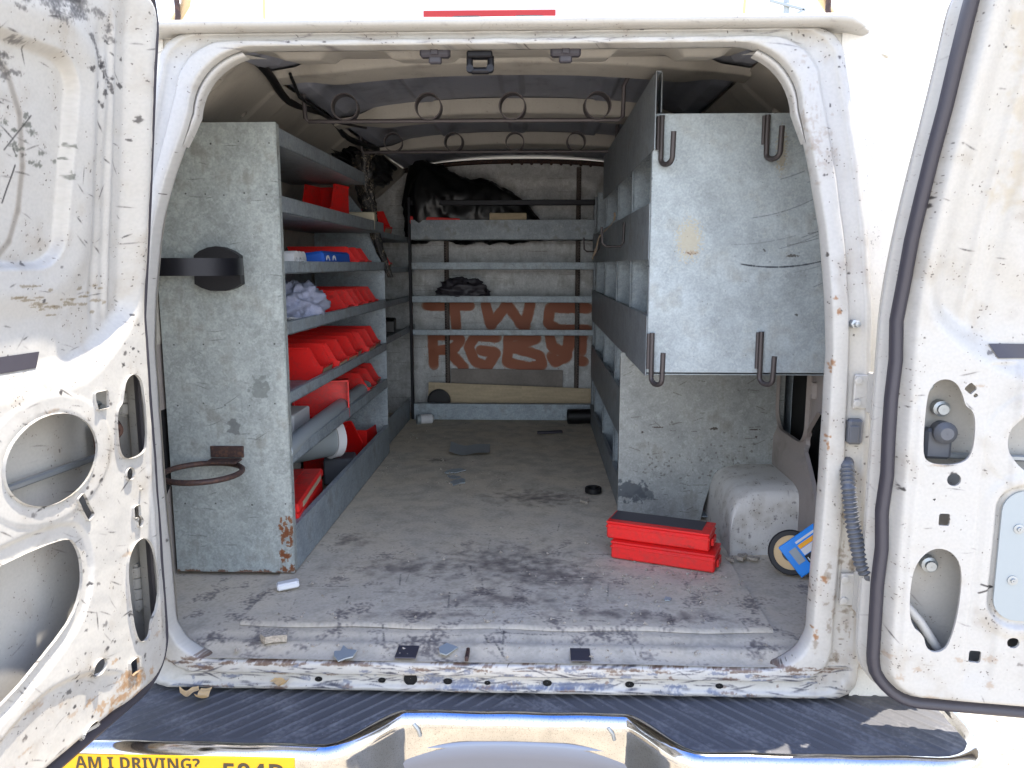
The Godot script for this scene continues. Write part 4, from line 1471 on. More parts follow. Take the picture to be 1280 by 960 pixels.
func build_bumper(van: Node) -> void:
	var front := func(x: float) -> float:
		var m := smoothstep(-0.345, -0.195, x) * smoothstep(0.425, 0.285, x)
		return lerpf(0.165, 0.034, m)
	# path of the outer edge seen from above
	var path := PackedVector2Array()
	for i in 9:
		var a := PI - PI / 2 * i / 8.0
		path.append(Vector2(-0.89 + 0.10 * cos(a), 0.065 + 0.10 * sin(a)))
	path.insert(0, Vector2(-0.99, -0.10))
	for i in range(1, 120):
		var x := lerpf(-0.89, 0.89, i / 120.0)
		path.append(Vector2(x, front.call(x)))
	for i in 9:
		var a := PI / 2 - PI / 2 * i / 8.0
		path.append(Vector2(0.89 + 0.10 * cos(a), 0.065 + 0.10 * sin(a)))
	path.append(Vector2(0.99, -0.10))
	var rows := []
	for k in [[0.000, -0.112], [0.010, -0.106], [0.016, -0.1035], [0.024, -0.1045], [0.033, -0.111], [0.039, -0.122], [0.040, -0.135], [0.038, -0.17], [0.037, -0.22], [0.034, -0.27], [0.024, -0.30], [-0.03, -0.31]]:
		var row := PackedVector3Array()
		for i in path.size():
			var p := path[i]
			var a := path[min(i + 1, path.size() - 1)] - path[max(i - 1, 0)]
			var o := Vector2(-a.y, a.x).normalized()
			# the middle is pressed in below for a number plate
			var m := 0.45 * smoothstep(-0.25, -0.05, p.x) * smoothstep(0.34, 0.14, p.x)
			var low := smoothstep(-0.150, -0.185, float(k[1]))
			var q := p + o * (float(k[0]) - 0.045 * m * low)
			row.append(Vector3(q.x, float(k[1]) + 0.0008 * sin(p.x * 40.0), q.y))
		rows.append(row)
	var mb := MB.new()
	mb.grid(rows)
	var b := part("rear_bumper", mb, M.chrome, van)
	# ribbed step pad
	mb = MB.new()
	rows = []
	var tex := []
	for j in 81:
		var f := j / 80.0
		var row := PackedVector3Array()
		var tr := PackedVector2Array()
		for i in 760:
			var x := lerpf(-0.975, 0.975, i / 759.0)
			var zf: float = front.call(x) + 0.013
			if absf(x) > 0.89: zf -= 0.10 * (1.0 - sqrt(maxf(0.0, 1.0 - pow((absf(x) - 0.89) / 0.10, 2.0))))
			var z := lerpf(-0.06, zf, f)
			var ph := x + z * 0.95 if x < 0.04 else x - z * 0.95
			var rib := absf(fposmod(ph, 0.044) - 0.022)
			var y := -0.107 + 0.0027 * smoothstep(0.0075, 0.003, rib) * smoothstep(0.0, 0.03, zf - z - 0.008)
			y -= 0.004 * smoothstep(0.94, 1.0, f)
			row.append(Vector3(x, y, z)); tr.append(Vector2(x, z))
		rows.append(row); tex.append(tr)
	mb.grid(rows, false, false, tex)
	part("step_pad", mb, M.step, b)
	# plate recess in the middle
	mb = MB.new()
	rows = []
	for k in [[-0.016, -0.158], [0.000, -0.170], [-0.004, -0.180], [0.006, -0.190], [0.002, -0.21], [0.002, -0.30]]:
		var row := PackedVector3Array()
		for i in 40:
			var x := lerpf(-0.32, 0.41, i / 39.0)
			var e: float = pow(absf(x - 0.045) / 0.365, 2.6)
			row.append(Vector3(x, k[1] - 0.075 * e, front.call(x) + 0.028 + k[0] + 0.012 * e))
		rows.append(row)
	mb.grid(rows)
	part("plate_recess", mb, M.recess, b)
	for x in [-0.165, 0.255]:
		mb = MB.new()
		mb.tube([Vector3(x - 0.010, -0.122, 0.074), Vector3(x, -0.134, 0.077), Vector3(x + 0.004, -0.15, 0.074)], 0.004, 8)
		part("bracket", mb, M.zinc, b)
	# bumper sticker
	mb = MB.new()
	mb.bx(-0.90, -0.395, -0.215, -0.119, 0.2035, 0.2065, 0.0006)
	part("sticker", mb, M.yellow, b)
	lettering("sticker_text", "AM I DRIVING?", 0.036, Vector3(-0.845, -0.1585, 0.2068), b, 700)
	lettering("sticker_text", "504D", 0.056, Vector3(-0.545, -0.186, 0.2068), b, 800)

func lettering(called: String, text: String, size: float, at: Vector3, parent: Node, weight := 700, mat: Material = null) -> MeshInstance3D:
	var tm := TextMesh.new()
	var f := SystemFont.new()
	f.font_names = PackedStringArray(["Droid Sans"])
	f.font_weight = weight
	tm.font = f
	tm.text = text
	tm.font_size = 64
	tm.pixel_size = size / 64.0
	tm.depth = 0.0012
	tm.curve_step = 1.0
	tm.horizontal_alignment = HORIZONTAL_ALIGNMENT_LEFT
	tm.vertical_alignment = VERTICAL_ALIGNMENT_BOTTOM
	var o := MeshInstance3D.new()
	var nm := called
	var k := 0
	while parent.has_node(nm):
		k += 1
		nm = "%s_%03d" % [called, k]
	o.name = nm
	o.mesh = tm
	o.material_override = mat if mat else M.ink
	parent.add_child(o)
	o.position = at
	return o

# ------------------------------------------------------------------ racks
func tray(x0: float, x1: float, z0: float, z1: float, yb: float, yt: float, lip_on: String) -> MB:
	# a shelf with a turned-up lip on its front side
	var mb := MB.new()
	mb.bx(x0, x1, yb, yb + 0.003, z0, z1, 0.0008)
	if lip_on == "right":
		mb.bx(x1 - 0.003, x1, yb - 0.0005, yt, z0 + 0.001, z1 - 0.001, 0.001)
		mb.bx(x1 - 0.016, x1 - 0.0032, yt - 0.003, yt, z0 + 0.001, z1 - 0.001, 0.001)
	elif lip_on == "left":
		mb.bx(x0, x0 + 0.003, yb - 0.0005, yt, z0 + 0.001, z1 - 0.001, 0.001)
	else:
		mb.bx(x0 + 0.001, x1 - 0.001, yb - 0.0005, yt, z1 - 0.003, z1, 0.001)
		mb.bx(x0 + 0.001, x1 - 0.001, yt - 0.003, yt, z1 - 0.016, z1 - 0.0032, 0.001)
	return mb

# the slightly dented face of a thin sheet panel
func wavy(mb: MB, x0: float, x1: float, y0: float, y1: float, z: float) -> void:
	var rows := []
	var nx := int((x1 - x0) / 0.012)
	var ny := int((y1 - y0) / 0.012)
	for j in ny + 1:
		var row := PackedVector3Array()
		for i in nx + 1:
			var x := lerpf(x0, x1, float(i) / nx)
			var y := lerpf(y0, y1, float(j) / ny)
			var e := minf(minf(i, nx - i), minf(j, ny - j)) / 3.0
			var d := 0.006 * (nz(NZ.big, int(x * 330), int(y * 330)) - 0.6) + 0.0016 * (nz(NZ.mid, int(x * 400), int(y * 400)) - 0.6)
			row.append(Vector3(x, y, z + minf(0.0008, d) * minf(1.0, e)))
		rows.append(row)
	var tex := []
	for r in rows:
		var t := PackedVector2Array()
		for p in r: t.append(Vector2(p.x, -p.y))
		tex.append(t)
	mb.grid(rows, false, false, tex)

func build_left_rack() -> void:
	var r := thing("shelving_rack", "tall grey galvanised shelving rack along the left wall, filled with red bins", "shelving rack", Vector3.ZERO)
	var mb := MB.new()
	mb.bx(-0.926, -0.590, 0.004, 1.227, -0.449, -0.446, 0.001)
	wavy(mb, -0.9245, -0.5915, 0.006, 1.2255, -0.4415)
	mb.bx(-0.5935, -0.590, 0.006, 1.225, -0.470, -0.4465, 0.001)
	mb.bx(-0.924, -0.594, 1.2235, 1.2265, -0.470, -0.4465, 0.001)
	part("end_panel", mb, M.left_panel, r).set_meta("label", "end panel with rust at its lower corner and rows of small holes")
	for k in [[1.172, 1.217, -1.50], [0.999, 1.043, -1.86], [0.838, 0.872, -1.86], [0.672, 0.707, -1.86], [0.482, 0.514, -1.86], [0.312, 0.350, -1.86]]:
		part("shelf", tray(-0.92, -0.592, k[2], -0.449, k[0], k[1], "right"), M.galv_worn if k[0] > 0.9 else M.galv, r)
	mb = MB.new()
	mb.prism(PackedVector2Array([Vector2(-0.925, 0.004), Vector2(-0.594, 0.004), Vector2(-0.594, 0.83), Vector2(-0.612, 0.95), Vector2(-0.66, 1.06), Vector2(-0.74, 1.16), Vector2(-0.90, 1.17)]), -0.003, Transform3D(Basis(), Vector3(0, 0, -1.866)))
	part("end_panel", mb, M.galv, r)
	mb = MB.new()
	mb.bx(-0.924, -0.9215, 0.01, 1.21, -1.86, -0.452, 0.0005)
	part("back_panel", mb, M.galv_worn, r)
	mb = MB.new()
	mb.bx(-0.595, -0.5905, 0.004, 0.134, -1.864, -0.448, 0.0012)
	mb.bx(-0.608, -0.5955, 0.131, 0.134, -1.864, -0.448, 0.001)
	part("floor_rail", mb, M.galv, r)
	for z in [-0.80, -1.15, -1.5]:
		for k in 2:
			mb = MB.new()
			mb.lathe([Vector2(0.004, 0), Vector2(0.003, 0.0015), Vector2(0.0003, 0.002)], 8, Transform3D(Basis(Vector3.UP, Vector3.RIGHT, Vector3.FORWARD), Vector3(-0.5905, 0.09 - 0.05 * k, z)))
			part("rivet", mb, M.zinc, r)
	# the front bay behind it
	for k in [[0.985, 1.01], [0.822, 0.850], [0.662, 0.69], [0.49, 0.522]]:
		part("shelf", tray(-0.93, -0.622, -2.88, -1.872, k[0], k[1], "right"), M.galv_worn, r)
	mb = MB.new()
	mb.bx(-0.628, -0.624, 0.004, 0.130, -2.655, -1.872, 0.001)
	part("floor_rail", mb, M.galv_worn, r)
	# holder for a gas bottle: upper band with its block, lower ring on a plate
	mb = MB.new()
	mb.lathe([Vector2(0.121, -0.021), Vector2(0.125, -0.021), Vector2(0.125, 0.021), Vector2(0.121, 0.021)], 48, Transform3D(Basis(), Vector3(-0.778, 0.857, -0.316)), true)
	part("bottle_band", mb, M.black_steel, r)
	mb = MB.new()
	mb.prism(PackedVector2Array([Vector2(-0.062, -0.040), Vector2(-0.045, -0.050), Vector2(-0.02, -0.058), Vector2(0.02, -0.058), Vector2(0.045, -0.050), Vector2(0.062, -0.040), Vector2(0.060, 0.034), Vector2(0.042, 0.046), Vector2(0.02, 0.055), Vector2(0.0, 0.058), Vector2(-0.022, 0.055), Vector2(-0.044, 0.046), Vector2(-0.060, 0.034)]), 0.028, Transform3D(Basis(), Vector3(-0.752, 0.852, -0.4425)))
	part("band_block", mb, M.rubber, r)
	mb = MB.new()
	var path := []
	for i in 41:
		var a := TAU * i / 40.0 + PI / 2
		path.append(Vector3(-0.790 + 0.100 * cos(a), 0.322, -0.338 - 0.100 * sin(a)))
	mb.tube(path, 0.0075, 8, false)
	part("bottle_ring", mb, M.rust, r)
	mb = MB.new()
	mb.bx(-0.808, -0.716, 0.338, 0.370, -0.4425, -0.436, 0.002)
	mb.bx(-0.805, -0.720, 0.331, 0.337, -0.4355, -0.39, 0.002)
	part("ring_plate", mb, M.rust, r)

func build_right_rack() -> void:
	var r := thing("pigeonhole_rack", "grey galvanised pigeonhole rack along the right wall with stepped end panels and hooks", "shelving rack", Vector3.ZERO)
	var mb := MB.new()
	mb.bx(0.381, 0.925, 0.577, 1.243, -0.4575, -0.4545, 0.001)
	wavy(mb, 0.3825, 0.924, 0.5785, 1.2415, -0.4505)
	mb.bx(0.381, 0.3835, 0.579, 1.241, -0.476, -0.4555, 0.001)
	part("upper_end_panel", mb, M.upper_panel, r).set_meta("label", "pale upper end panel with curved scrape marks")
	mb = MB.new()
	mb.prism(PackedVector2Array([Vector2(0.364, 0.004), Vector2(0.645, 0.004), Vector2(0.655, 0.06), Vector2(0.672, 0.12), Vector2(0.70, 0.155), Vector2(0.76, 0.165), Vector2(0.90, 0.19), Vector2(0.906, 0.20), Vector2(0.906, 0.575), Vector2(0.364, 0.575)]), -0.003, Transform3D(Basis(), Vector3(0, 0, -0.945)))
	mb.bx(0.364, 0.367, 0.006, 0.56, -0.966, -0.9485, 0.001)
	part("lower_end_panel", mb, M.lower_panel, r).set_meta("label", "stained lower end panel cut out round the wheel arch")
	# front strips
	for k in [[1.148, 1.335, -0.40, -1.95], [0.875, 1.020, -0.457, -2.58], [0.567, 0.728, -0.457, -2.58], [0.262, 0.432, -0.950, -2.58], [0.004, 0.110, -0.950, -2.58]]:
		mb = MB.new()
		mb.bx(0.378, 0.3805, k[0], k[1], k[3], k[2], 0.001)
		mb.bx(0.381, 0.392, k[1] - 0.003, k[1], k[3], k[2], 0.001)
		part("front_strip", mb, M.galv_worn, r)
	for k in [[0.878, -0.46], [0.57, -0.46], [0.265, -0.953], [0.012, -0.953]]:
		mb = MB.new()
		mb.bx(0.382, 0.93, k[0], k[0] + 0.003, -2.58, k[1], 0.0005)
		part("shelf", mb, M.galv, r)
	for z in [-0.90, -1.34, -1.85, -2.36]:
		for k in [[0.882, 1.215], [0.574, 0.877], [0.269, 0.568], [0.016, 0.264]]:
			if z > -0.94 and k[0] < 0.5: continue
			mb = MB.new()
			mb.bx(0.3825, 0.928, k[0], k[1], z - 0.003, z, 0.0006)
			mb.bx(0.3825, 0.386, k[0], k[1], z + 0.0003, z + 0.012, 0.0006)
			part("divider", mb, M.galv, r)
	mb = MB.new()
	mb.bx(0.930, 0.933, 0.575, 1.20, -2.58, -0.46, 0.0005)
	mb.bx(0.930, 0.933, 0.22, 0.5745, -2.58, -0.95, 0.0005)
	part("back_panel", mb, M.galv, r)
	# bent rod hooks
	for q in [[0.402, 1.236, 1.112, 0.06], [0.668, 1.236, 1.124, 0.06], [0.392, 0.684, 0.548, 0.07], [0.678, 0.688, 0.550, 0.06]]:
		mb = MB.new()
		var z := -0.4435
		var path := [Vector3(q[0], q[1], z), Vector3(q[0], q[2] + 0.02, z + 0.001)]
		for i in 9:
			var a := PI - PI * i / 8.0
			path.append(Vector3(q[0] + 0.011 + 0.011 * cos(a), q[2] + 0.018 - 0.017 * sin(a), z + 0.022 * (1 - cos(PI * i / 8.0))))
		path.append(Vector3(q[0] + 0.023, q[2] + 0.018 + q[3], z + 0.046))
		mb.tube(path, 0.0068, 10)
		mb.tube([Vector3(q[0] - 0.009, q[1] - 0.002, z), Vector3(q[0] - 0.009, q[2] + 0.04, z)], 0.005, 8)
		part("hook", mb, M.old_steel, r)
	for q in [[-1.02, 0.095, 0.35], [-2.05, 0.09, 0.36]]:
		mb = MB.new()
		var x0 := 0.374
		mb.tube([Vector3(x0, 1.00, q[0]), Vector3(x0 - 0.003, 0.935, q[0] + 0.004), Vector3(x0 - 0.012, 0.922, q[0] + 0.008), Vector3(x0 - 0.06, 0.922, q[0] + 0.012), Vector3(x0 - 0.072, 0.932, q[0] + 0.012), Vector3(x0 - 0.075, 0.985, q[0] + 0.012)], 0.004, 8)
		part("wire_hook", mb, M.old_steel, r)
	# small angle at the top
	mb = MB.new()
	mb.bx(0.400, 0.403, 1.246, 1.345, -0.50, -0.456, 0.001)
	part("angle_bracket", mb, M.galv_worn, r)

func build_bulkhead_rack() -> void:
	var r := thing("bulkhead_rack", "open galvanised shelf rack of narrow trays in front of the sprayed bulkhead", "shelving rack", Vector3.ZERO)
	for k in [[0.994, 1.100], [0.835, 0.874], [0.657, 0.692], [0.477, 0.508]]:
		part("shelf", tray(-0.600, 0.392, -2.87, -2.65, k[0], k[1], "front"), M.galv_worn if k[0] > 0.9 else M.galv, r)
	var mb := MB.new()
	mb.bx(-0.60, 0.392, 0.004, 0.094, -2.654, -2.65, 0.001)
	mb.bx(-0.60, 0.392, 0.091, 0.094, -2.69, -2.6545, 0.001)
	part("floor_rail", mb, M.galv, r)
	for q in [[-0.606, 0.004], [0.398, 0.004]]:
		mb = MB.new()
		mb.bx(q[0] - 0.011, q[0] + 0.005, q[1], 1.22, -2.685, -2.655, 0.002)
		part("upright", mb, M.black_steel if q[0] < 0 else M.galv_worn, r)
	mb = MB.new()
	mb.bx(-0.60, 0.392, 1.176, 1.205, -2.68, -2.65, 0.003)
	part("top_bar", mb, M.black_steel, r)

func make_bin(w: float, h: float, d: float) -> MB:
	# open bin: high back, sides that slope down to a low front (front towards +z)
	var mb := MB.new()
	var t := 0.0028
	for s in [-1, 1]:
		var x: float = s * (w / 2) - (t if s > 0 else 0.0)
		mb.prism(PackedVector2Array([Vector2(-d, 0.0), Vector2(-0.015, 0.0), Vector2(0.0, h * 0.42), Vector2(-0.012, h * 0.44), Vector2(-0.045, h), Vector2(-d, h)]), t, Transform3D(Basis(Vector3.BACK, Vector3.UP, Vector3.LEFT), Vector3(x + t, 0, d / 2)))
	mb.bx(-w / 2 + t, w / 2 - t, 0.0, t, -d / 2 + 0.001, d / 2 - 0.016, 0.0005)
	mb.bx(-w / 2 + t, w / 2 - t, 0.0005, h - 0.0006, -d / 2, -d / 2 + t, 0.0005)
	var fr := Transform3D(Basis(Vector3.RIGHT, 0.34), Vector3(0, h * 0.21, d / 2 - 0.010))
	mb.box(fr, Vector3(w - 0.0065, h * 0.42, t), 0.0005)
	# rolled rim along the sides and back
	for s in [-1, 1]:
		mb.bx(s * (w / 2 + 0.0003), s * (w / 2 + 0.004), h - 0.006, h + 0.0005, -d / 2, d / 2 - 0.05, 0.001)
	mb.bx(-w / 2, w / 2, h - 0.006, h, -d / 2 - 0.004, -d / 2 - 0.0003, 0.001)
	return mb

var bin_shapes := {}
func bin(at: Vector3, yaw: float, size: Vector3, label: String, group: String, pitch := 0.0) -> Node3D:
	var o := thing("parts_bin", label, "storage bin", at, group)
	o.rotation = Vector3(pitch, yaw, 0)
	if not bin_shapes.has(size):
		var lb := MB.new()
		lb.box(Transform3D(Basis(Vector3.RIGHT, 0.34), Vector3(0, size.y * 0.22, size.z / 2 - 0.0065)), Vector3(size.x * 0.78, size.y * 0.26, 0.001), 0.0)
		var sh := make_bin(size.x, size.y, size.z)
		bin_shapes[size] = [part("bin_body", sh, M.red, o).mesh, part("label_card", lb, M.label, o).mesh]
		return o
	for k in 2:
		var m := MeshInstance3D.new()
		m.name = ["bin_body", "label_card"][k]
		m.mesh = bin_shapes[size][k]
		m.material_override = [M.red, M.label][k]
		o.add_child(m)
	return o

func crumple(c: Vector3, r: Vector3, amp: float, seed_: int, nu := 28, nv := 40, ridge := true, flat := -10.0) -> MB:
	var f := FastNoiseLite.new()
	f.seed = seed_
	f.frequency = 1.6
	f.fractal_octaves = 4
	f.fractal_type = FastNoiseLite.FRACTAL_RIDGED if ridge else FastNoiseLite.FRACTAL_FBM
	var rows := []
	for j in nu:
		var a := PI * j / (nu - 1) - PI / 2
		var row := PackedVector3Array()
		for i in nv:
			var b := TAU * i / nv
			var o := Vector3(cos(a) * cos(b), sin(a), cos(a) * sin(b))
			var p := o * (1.0 + amp * f.get_noise_3dv(o * 1.3)) * r
			p.y = maxf(p.y, flat)
			row.append(c + p)
		rows.append(row)
	var mb := MB.new()
	mb.grid(rows, false, true)
	return mb

func flake(at: Vector3, r: float, h: float, seed_: int, stretch := 1.0) -> MB:
	var g := RandomNumberGenerator.new()
	g.seed = seed_
	var mb := MB.new()
	var pl := PackedVector2Array()
	var m := 9
	for i in m:
		pl.append(Vector2.from_angle(TAU * i / m + g.randf_range(-0.28, 0.28)) * r * g.randf_range(0.45, 1.25) * Vector2(stretch, 1))
	mb.prism(pl, h, Transform3D(Basis(Vector3.RIGHT, -PI / 2).rotated(Vector3.BACK, g.randf_range(-0.06, 0.06)).rotated(Vector3.UP, g.randf() * TAU), at))
	return mb

func sheet_of(at: Vector3, w: float, d: float, yaw: float, curl: float) -> MB:
	var rows := []
	var b := Basis(Vector3.UP, yaw)
	for j in 9:
		var row := PackedVector3Array()
		for i in 13:
			var u := i / 12.0 - 0.5
			var v := j / 8.0 - 0.5
			row.append(at + b * Vector3(u * w, curl * (u * u * 1.6 + 0.5 * v * v + 0.3 * u * v + 0.15 * sin(u * 9.0)), v * d))
		rows.append(row)
	var mb := MB.new()
	mb.grid(rows)
	return mb

func build_left_goods() -> void:
	var up := "red bins on the left shelving rack"
	# bins face the aisle (+x): front at x = -0.605
	var row := func(names: Array, zs: Array, y: float, size: Vector3, where: String) -> void:
		for i in zs.size():
			bin(Vector3(-0.603 - size.z / 2 + 0.012 * sin(i * 2.3 + y * 9.0), y, zs[i]), PI / 2 + 0.03 * sin(i * 1.7 + y), size, "red bin, %s from the rear on the %s of the left rack" % [names[i], where], up)
	var ord := ["first", "second", "third", "fourth", "fifth", "sixth", "seventh"]
	row.call(ord, [-1.43, -1.60], 0.8415, Vector3(0.150, 0.088, 0.27), "third shelf")
	row.call(ord, [-1.27, -1.375, -1.48, -1.59, -1.695], 0.6755, Vector3(0.10, 0.093, 0.28), "fourth shelf")
	row.call(ord, [-0.965, -1.115, -1.262, -1.41, -1.575, -1.735], 0.4855, Vector3(0.142, 0.108, 0.285), "fifth shelf")
	row.call(ord, [-1.60, -1.765], 0.3155, Vector3(0.142, 0.108, 0.25), "sixth shelf")
	bin(Vector3(-0.715, 1.0025, -1.36), -0.18, Vector3(0.118, 0.155, 0.17), "lone red bin facing the rear on the second shelf of the left rack", up)
	bin(Vector3(-0.700, 0.010, -1.79), PI - 0.10, Vector3(0.105, 0.135, 0.17), "open red bin standing back to the rear at the bottom of the left rack", up)
	bin(Vector3(-0.775, 0.060, -1.62), 0.9, Vector3(0.12, 0.115, 0.16), "red bin tipped over beside the white rimmed tube of the left rack", up, 0.85)
	bin(Vector3(-0.80, 0.010, -1.52), PI / 2, Vector3(0.11, 0.06, 0.14), "low red bin half hidden behind the grey box under the left rack", up)
	bin(Vector3(-0.765, 0.990, -2.28), PI / 2 - 0.1, Vector3(0.13, 0.135, 0.24), "upper red bin in the corner beside the bulkhead, above the other corner bin", up)
	bin(Vector3(-0.765, 0.827, -2.30), PI / 2 + 0.1, Vector3(0.14, 0.105, 0.24), "lower red bin in the corner beside the bulkhead, on the shelf below", up)
	# red tray on end, closed case
	var t := thing("parts_tray", "dusty dark red tray standing on end behind the grey pipe", "tray", Vector3(-0.70, 0.3155, -1.16))
	t.rotation.y = 0.25
	var mb := MB.new()
	mb.bx(-0.10, 0.10, 0.0, 0.135, -0.004, 0.004, 0.001)
	mb.bx(-0.10, 0.10, 0.0, 0.006, 0.0045, 0.05, 0.001)
	mb.bx(-0.10, 0.10, 0.129, 0.135, 0.0045, 0.05, 0.001)
	for s in [-1, 1]: mb.bx(s * 0.094, s * 0.10, 0.0065, 0.1285, 0.0045, 0.05, 0.001)
	part("tray_body", mb, M.red, t)
	t = thing("tool_case", "flat red plastic case lying under the left rack nearest the rear", "case", Vector3(-0.705, 0.078, -0.72))
	t.rotation = Vector3(0, 0.10, 0.0)
	mb = MB.new()
	mb.bx(-0.11, 0.085, 0.0, 0.070, -0.20, 0.20, 0.006)
	part("case_body", mb, M.red, t)
	mb = MB.new()
	mb.bx(-0.115, 0.088, 0.0725, 0.100, -0.205, 0.205, 0.008)
	mb.bx(-0.05, 0.03, 0.1005, 0.103, -0.17, 0.17, 0.001)
	part("lid", mb, M.red, t)
	mb = MB.new()
	mb.bx(0.0885, 0.0895, 0.076, 0.092, -0.15, 0.15, 0.0)
	part("pale_strip", mb, M.label, t)
	# grey conduit along the sixth shelf
	mb = MB.new()
	mb.lathe([Vector2(0.023, -0.60), Vector2(0.029, -0.60), Vector2(0.029, -0.52), Vector2(0.027, -0.515), Vector2(0.027, 0.56), Vector2(0.023, 0.56)], 28, Transform3D(Basis(Vector3.RIGHT, Vector3.FORWARD, Vector3.UP), Vector3(-0.628, 0.350, -1.06)).rotated_local(Vector3.BACK, 0.02), true)
	solo("plastic_pipe", mb, M.plate, "thick grey pipe lying along the sixth shelf of the left rack", "pipe")
	mb = MB.new()
	mb.bx(-0.80, -0.69, 0.3155, 0.385, -0.98, -0.80, 0.004)
	solo("white_carton", mb, M.white, "small white box behind the grey pipe on the left rack", "box")
	# tube with a white rim on the floor tray
	t = thing("duct_tube", "short wide grey tube with a white rim lying under the left rack", "tube", Vector3(-0.775, 0.225, -1.10))
	t.rotation = Vector3(0, -0.75, 0)
	mb = MB.new()
	mb.lathe([Vector2(0.066, -0.14), Vector2(0.070, -0.14), Vector2(0.070, 0.14), Vector2(0.066, 0.14)], 32, Transform3D(Basis(Vector3.RIGHT, Vector3.FORWARD, Vector3.UP), Vector3.ZERO), true)
	part("tube_wall", mb, M.plate, t)
	mb = MB.new()
	mb.lathe([Vector2(0.064, 0.125), Vector2(0.078, 0.125), Vector2(0.078, 0.158), Vector2(0.064, 0.158)], 32, Transform3D(Basis(Vector3.RIGHT, Vector3.FORWARD, Vector3.UP), Vector3.ZERO), true)
	part("rim", mb, M.white, t)
	mb = MB.new()
	mb.box(Transform3D(Basis(Vector3.UP, 0.2), Vector3(-0.685, 0.070, -1.34)), Vector3(0.12, 0.10, 0.12), 0.006)
	solo("grey_box", mb, M.grey_plastic, "small dark grey box between the red case and the open bin under the left rack", "box")
	# second shelf: cream block; third shelf: rolls and a blue pack; fourth: rag, papers
	mb = MB.new()
	mb.box(Transform3D(Basis(Vector3.UP, 0.1), Vector3(-0.68, 1.040, -1.70)), Vector3(0.17, 0.075, 0.10), 0.004)
	solo("cream_block", mb, M.cream, "cream coloured carton beside the lone red bin on the second shelf", "box")
	t = thing("blue_pack", "flat blue pack lying in front of the red bins on the third shelf", "package", Vector3(-0.70, 0.8415, -1.08))
	mb = MB.new()
	mb.box(Transform3D(Basis(Vector3.BACK, 0.12), Vector3(0, 0.028, 0)), Vector3(0.20, 0.052, 0.36), 0.008)
	part("pack_body", mb, M.blue, t)
	for z in [0.05, 0.13]:
		mb = MB.new()
		mb.lathe([Vector2(0.016, -0.03), Vector2(0.024, -0.03), Vector2(0.024, 0.03), Vector2(0.016, 0.03)], 20, Transform3D(Basis(Vector3.UP, Vector3.RIGHT, Vector3.FORWARD), Vector3(0.07, 0.028, z + 0.0)), true)
		part("white_ring", mb, M.white, t)
	for k in 3:
		mb = MB.new()
		mb.lathe([Vector2(0.012, -0.06), Vector2(0.030, -0.06), Vector2(0.030, 0.06), Vector2(0.012, 0.06)], 20, Transform3D(Basis(Vector3.UP, Vector3.RIGHT, Vector3.FORWARD), Vector3(-0.675 - 0.01 * k, 0.8725, -0.66 - 0.068 * k)), true)
		solo("paper_roll", mb, M.white, "white paper roll on the third shelf, %s from the rear" % ["first", "second", "third"][k], "roll", "white rolls on the third shelf")
	solo("work_rag", crumple(Vector3(-0.685, 0.722, -0.86), Vector3(0.085, 0.082, 0.17), 0.42, 4, 40, 60, false, -0.045), M.rag, "crumpled blue grey rag on the fourth shelf of the left rack", "rag")
	solo("paper_sheet", sheet_of(Vector3(-0.665, 0.690, -0.60), 0.12, 0.16, 0.1, 0.06), M.white, "pale folded paper under the blue grey rag on the fourth shelf", "paper")
	mb = MB.new()
	mb.box(Transform3D(Basis(Vector3.UP, 0.15), Vector3(-0.74, 0.555, -2.35)), Vector3(0.2, 0.062, 0.24), 0.005)
	solo("black_box", mb, M.black, "flat black box on a low shelf in the corner beside the bulkhead", "box")
	solo("black_tarp", crumple(Vector3(-0.745, 1.325, -2.15), Vector3(0.075, 0.065, 0.45), 0.5, 12, 30, 50, true), M.bag, "dull black tarp stuffed under the roof above the left corner", "tarp")
	# black cloth that hangs at the end of the rack
	var f := FastNoiseLite.new()
	f.seed = 31; f.frequency = 5.0; f.fractal_octaves = 3
	var rows := []
	for j in 44:
		var k := j / 43.0
		var c := Vector3(-0.665 + 0.10 * k - 0.03 * sin(k * 3.0), 1.335 - 0.53 * k, -1.78 - 0.10 * k)
		var w := lerpf(0.055, 0.012, pow(k, 0.7))
		var r2 := PackedVector3Array()
		for i in 26:
			var a := TAU * i / 26.0
			var q := 1.0 + 0.5 * f.get_noise_3d(cos(a) * 0.4, k * 1.2, sin(a) * 0.4)
			r2.append(c + Vector3(cos(a) * w * q, 0.0, sin(a) * w * 0.6 * q))
		rows.append(r2)
	mb = MB.new()
	mb.grid(rows, false, true)
	solo("hanging_cloth", mb, M.spattered, "black paint spattered cloth hanging at the far end of the left rack", "cloth")

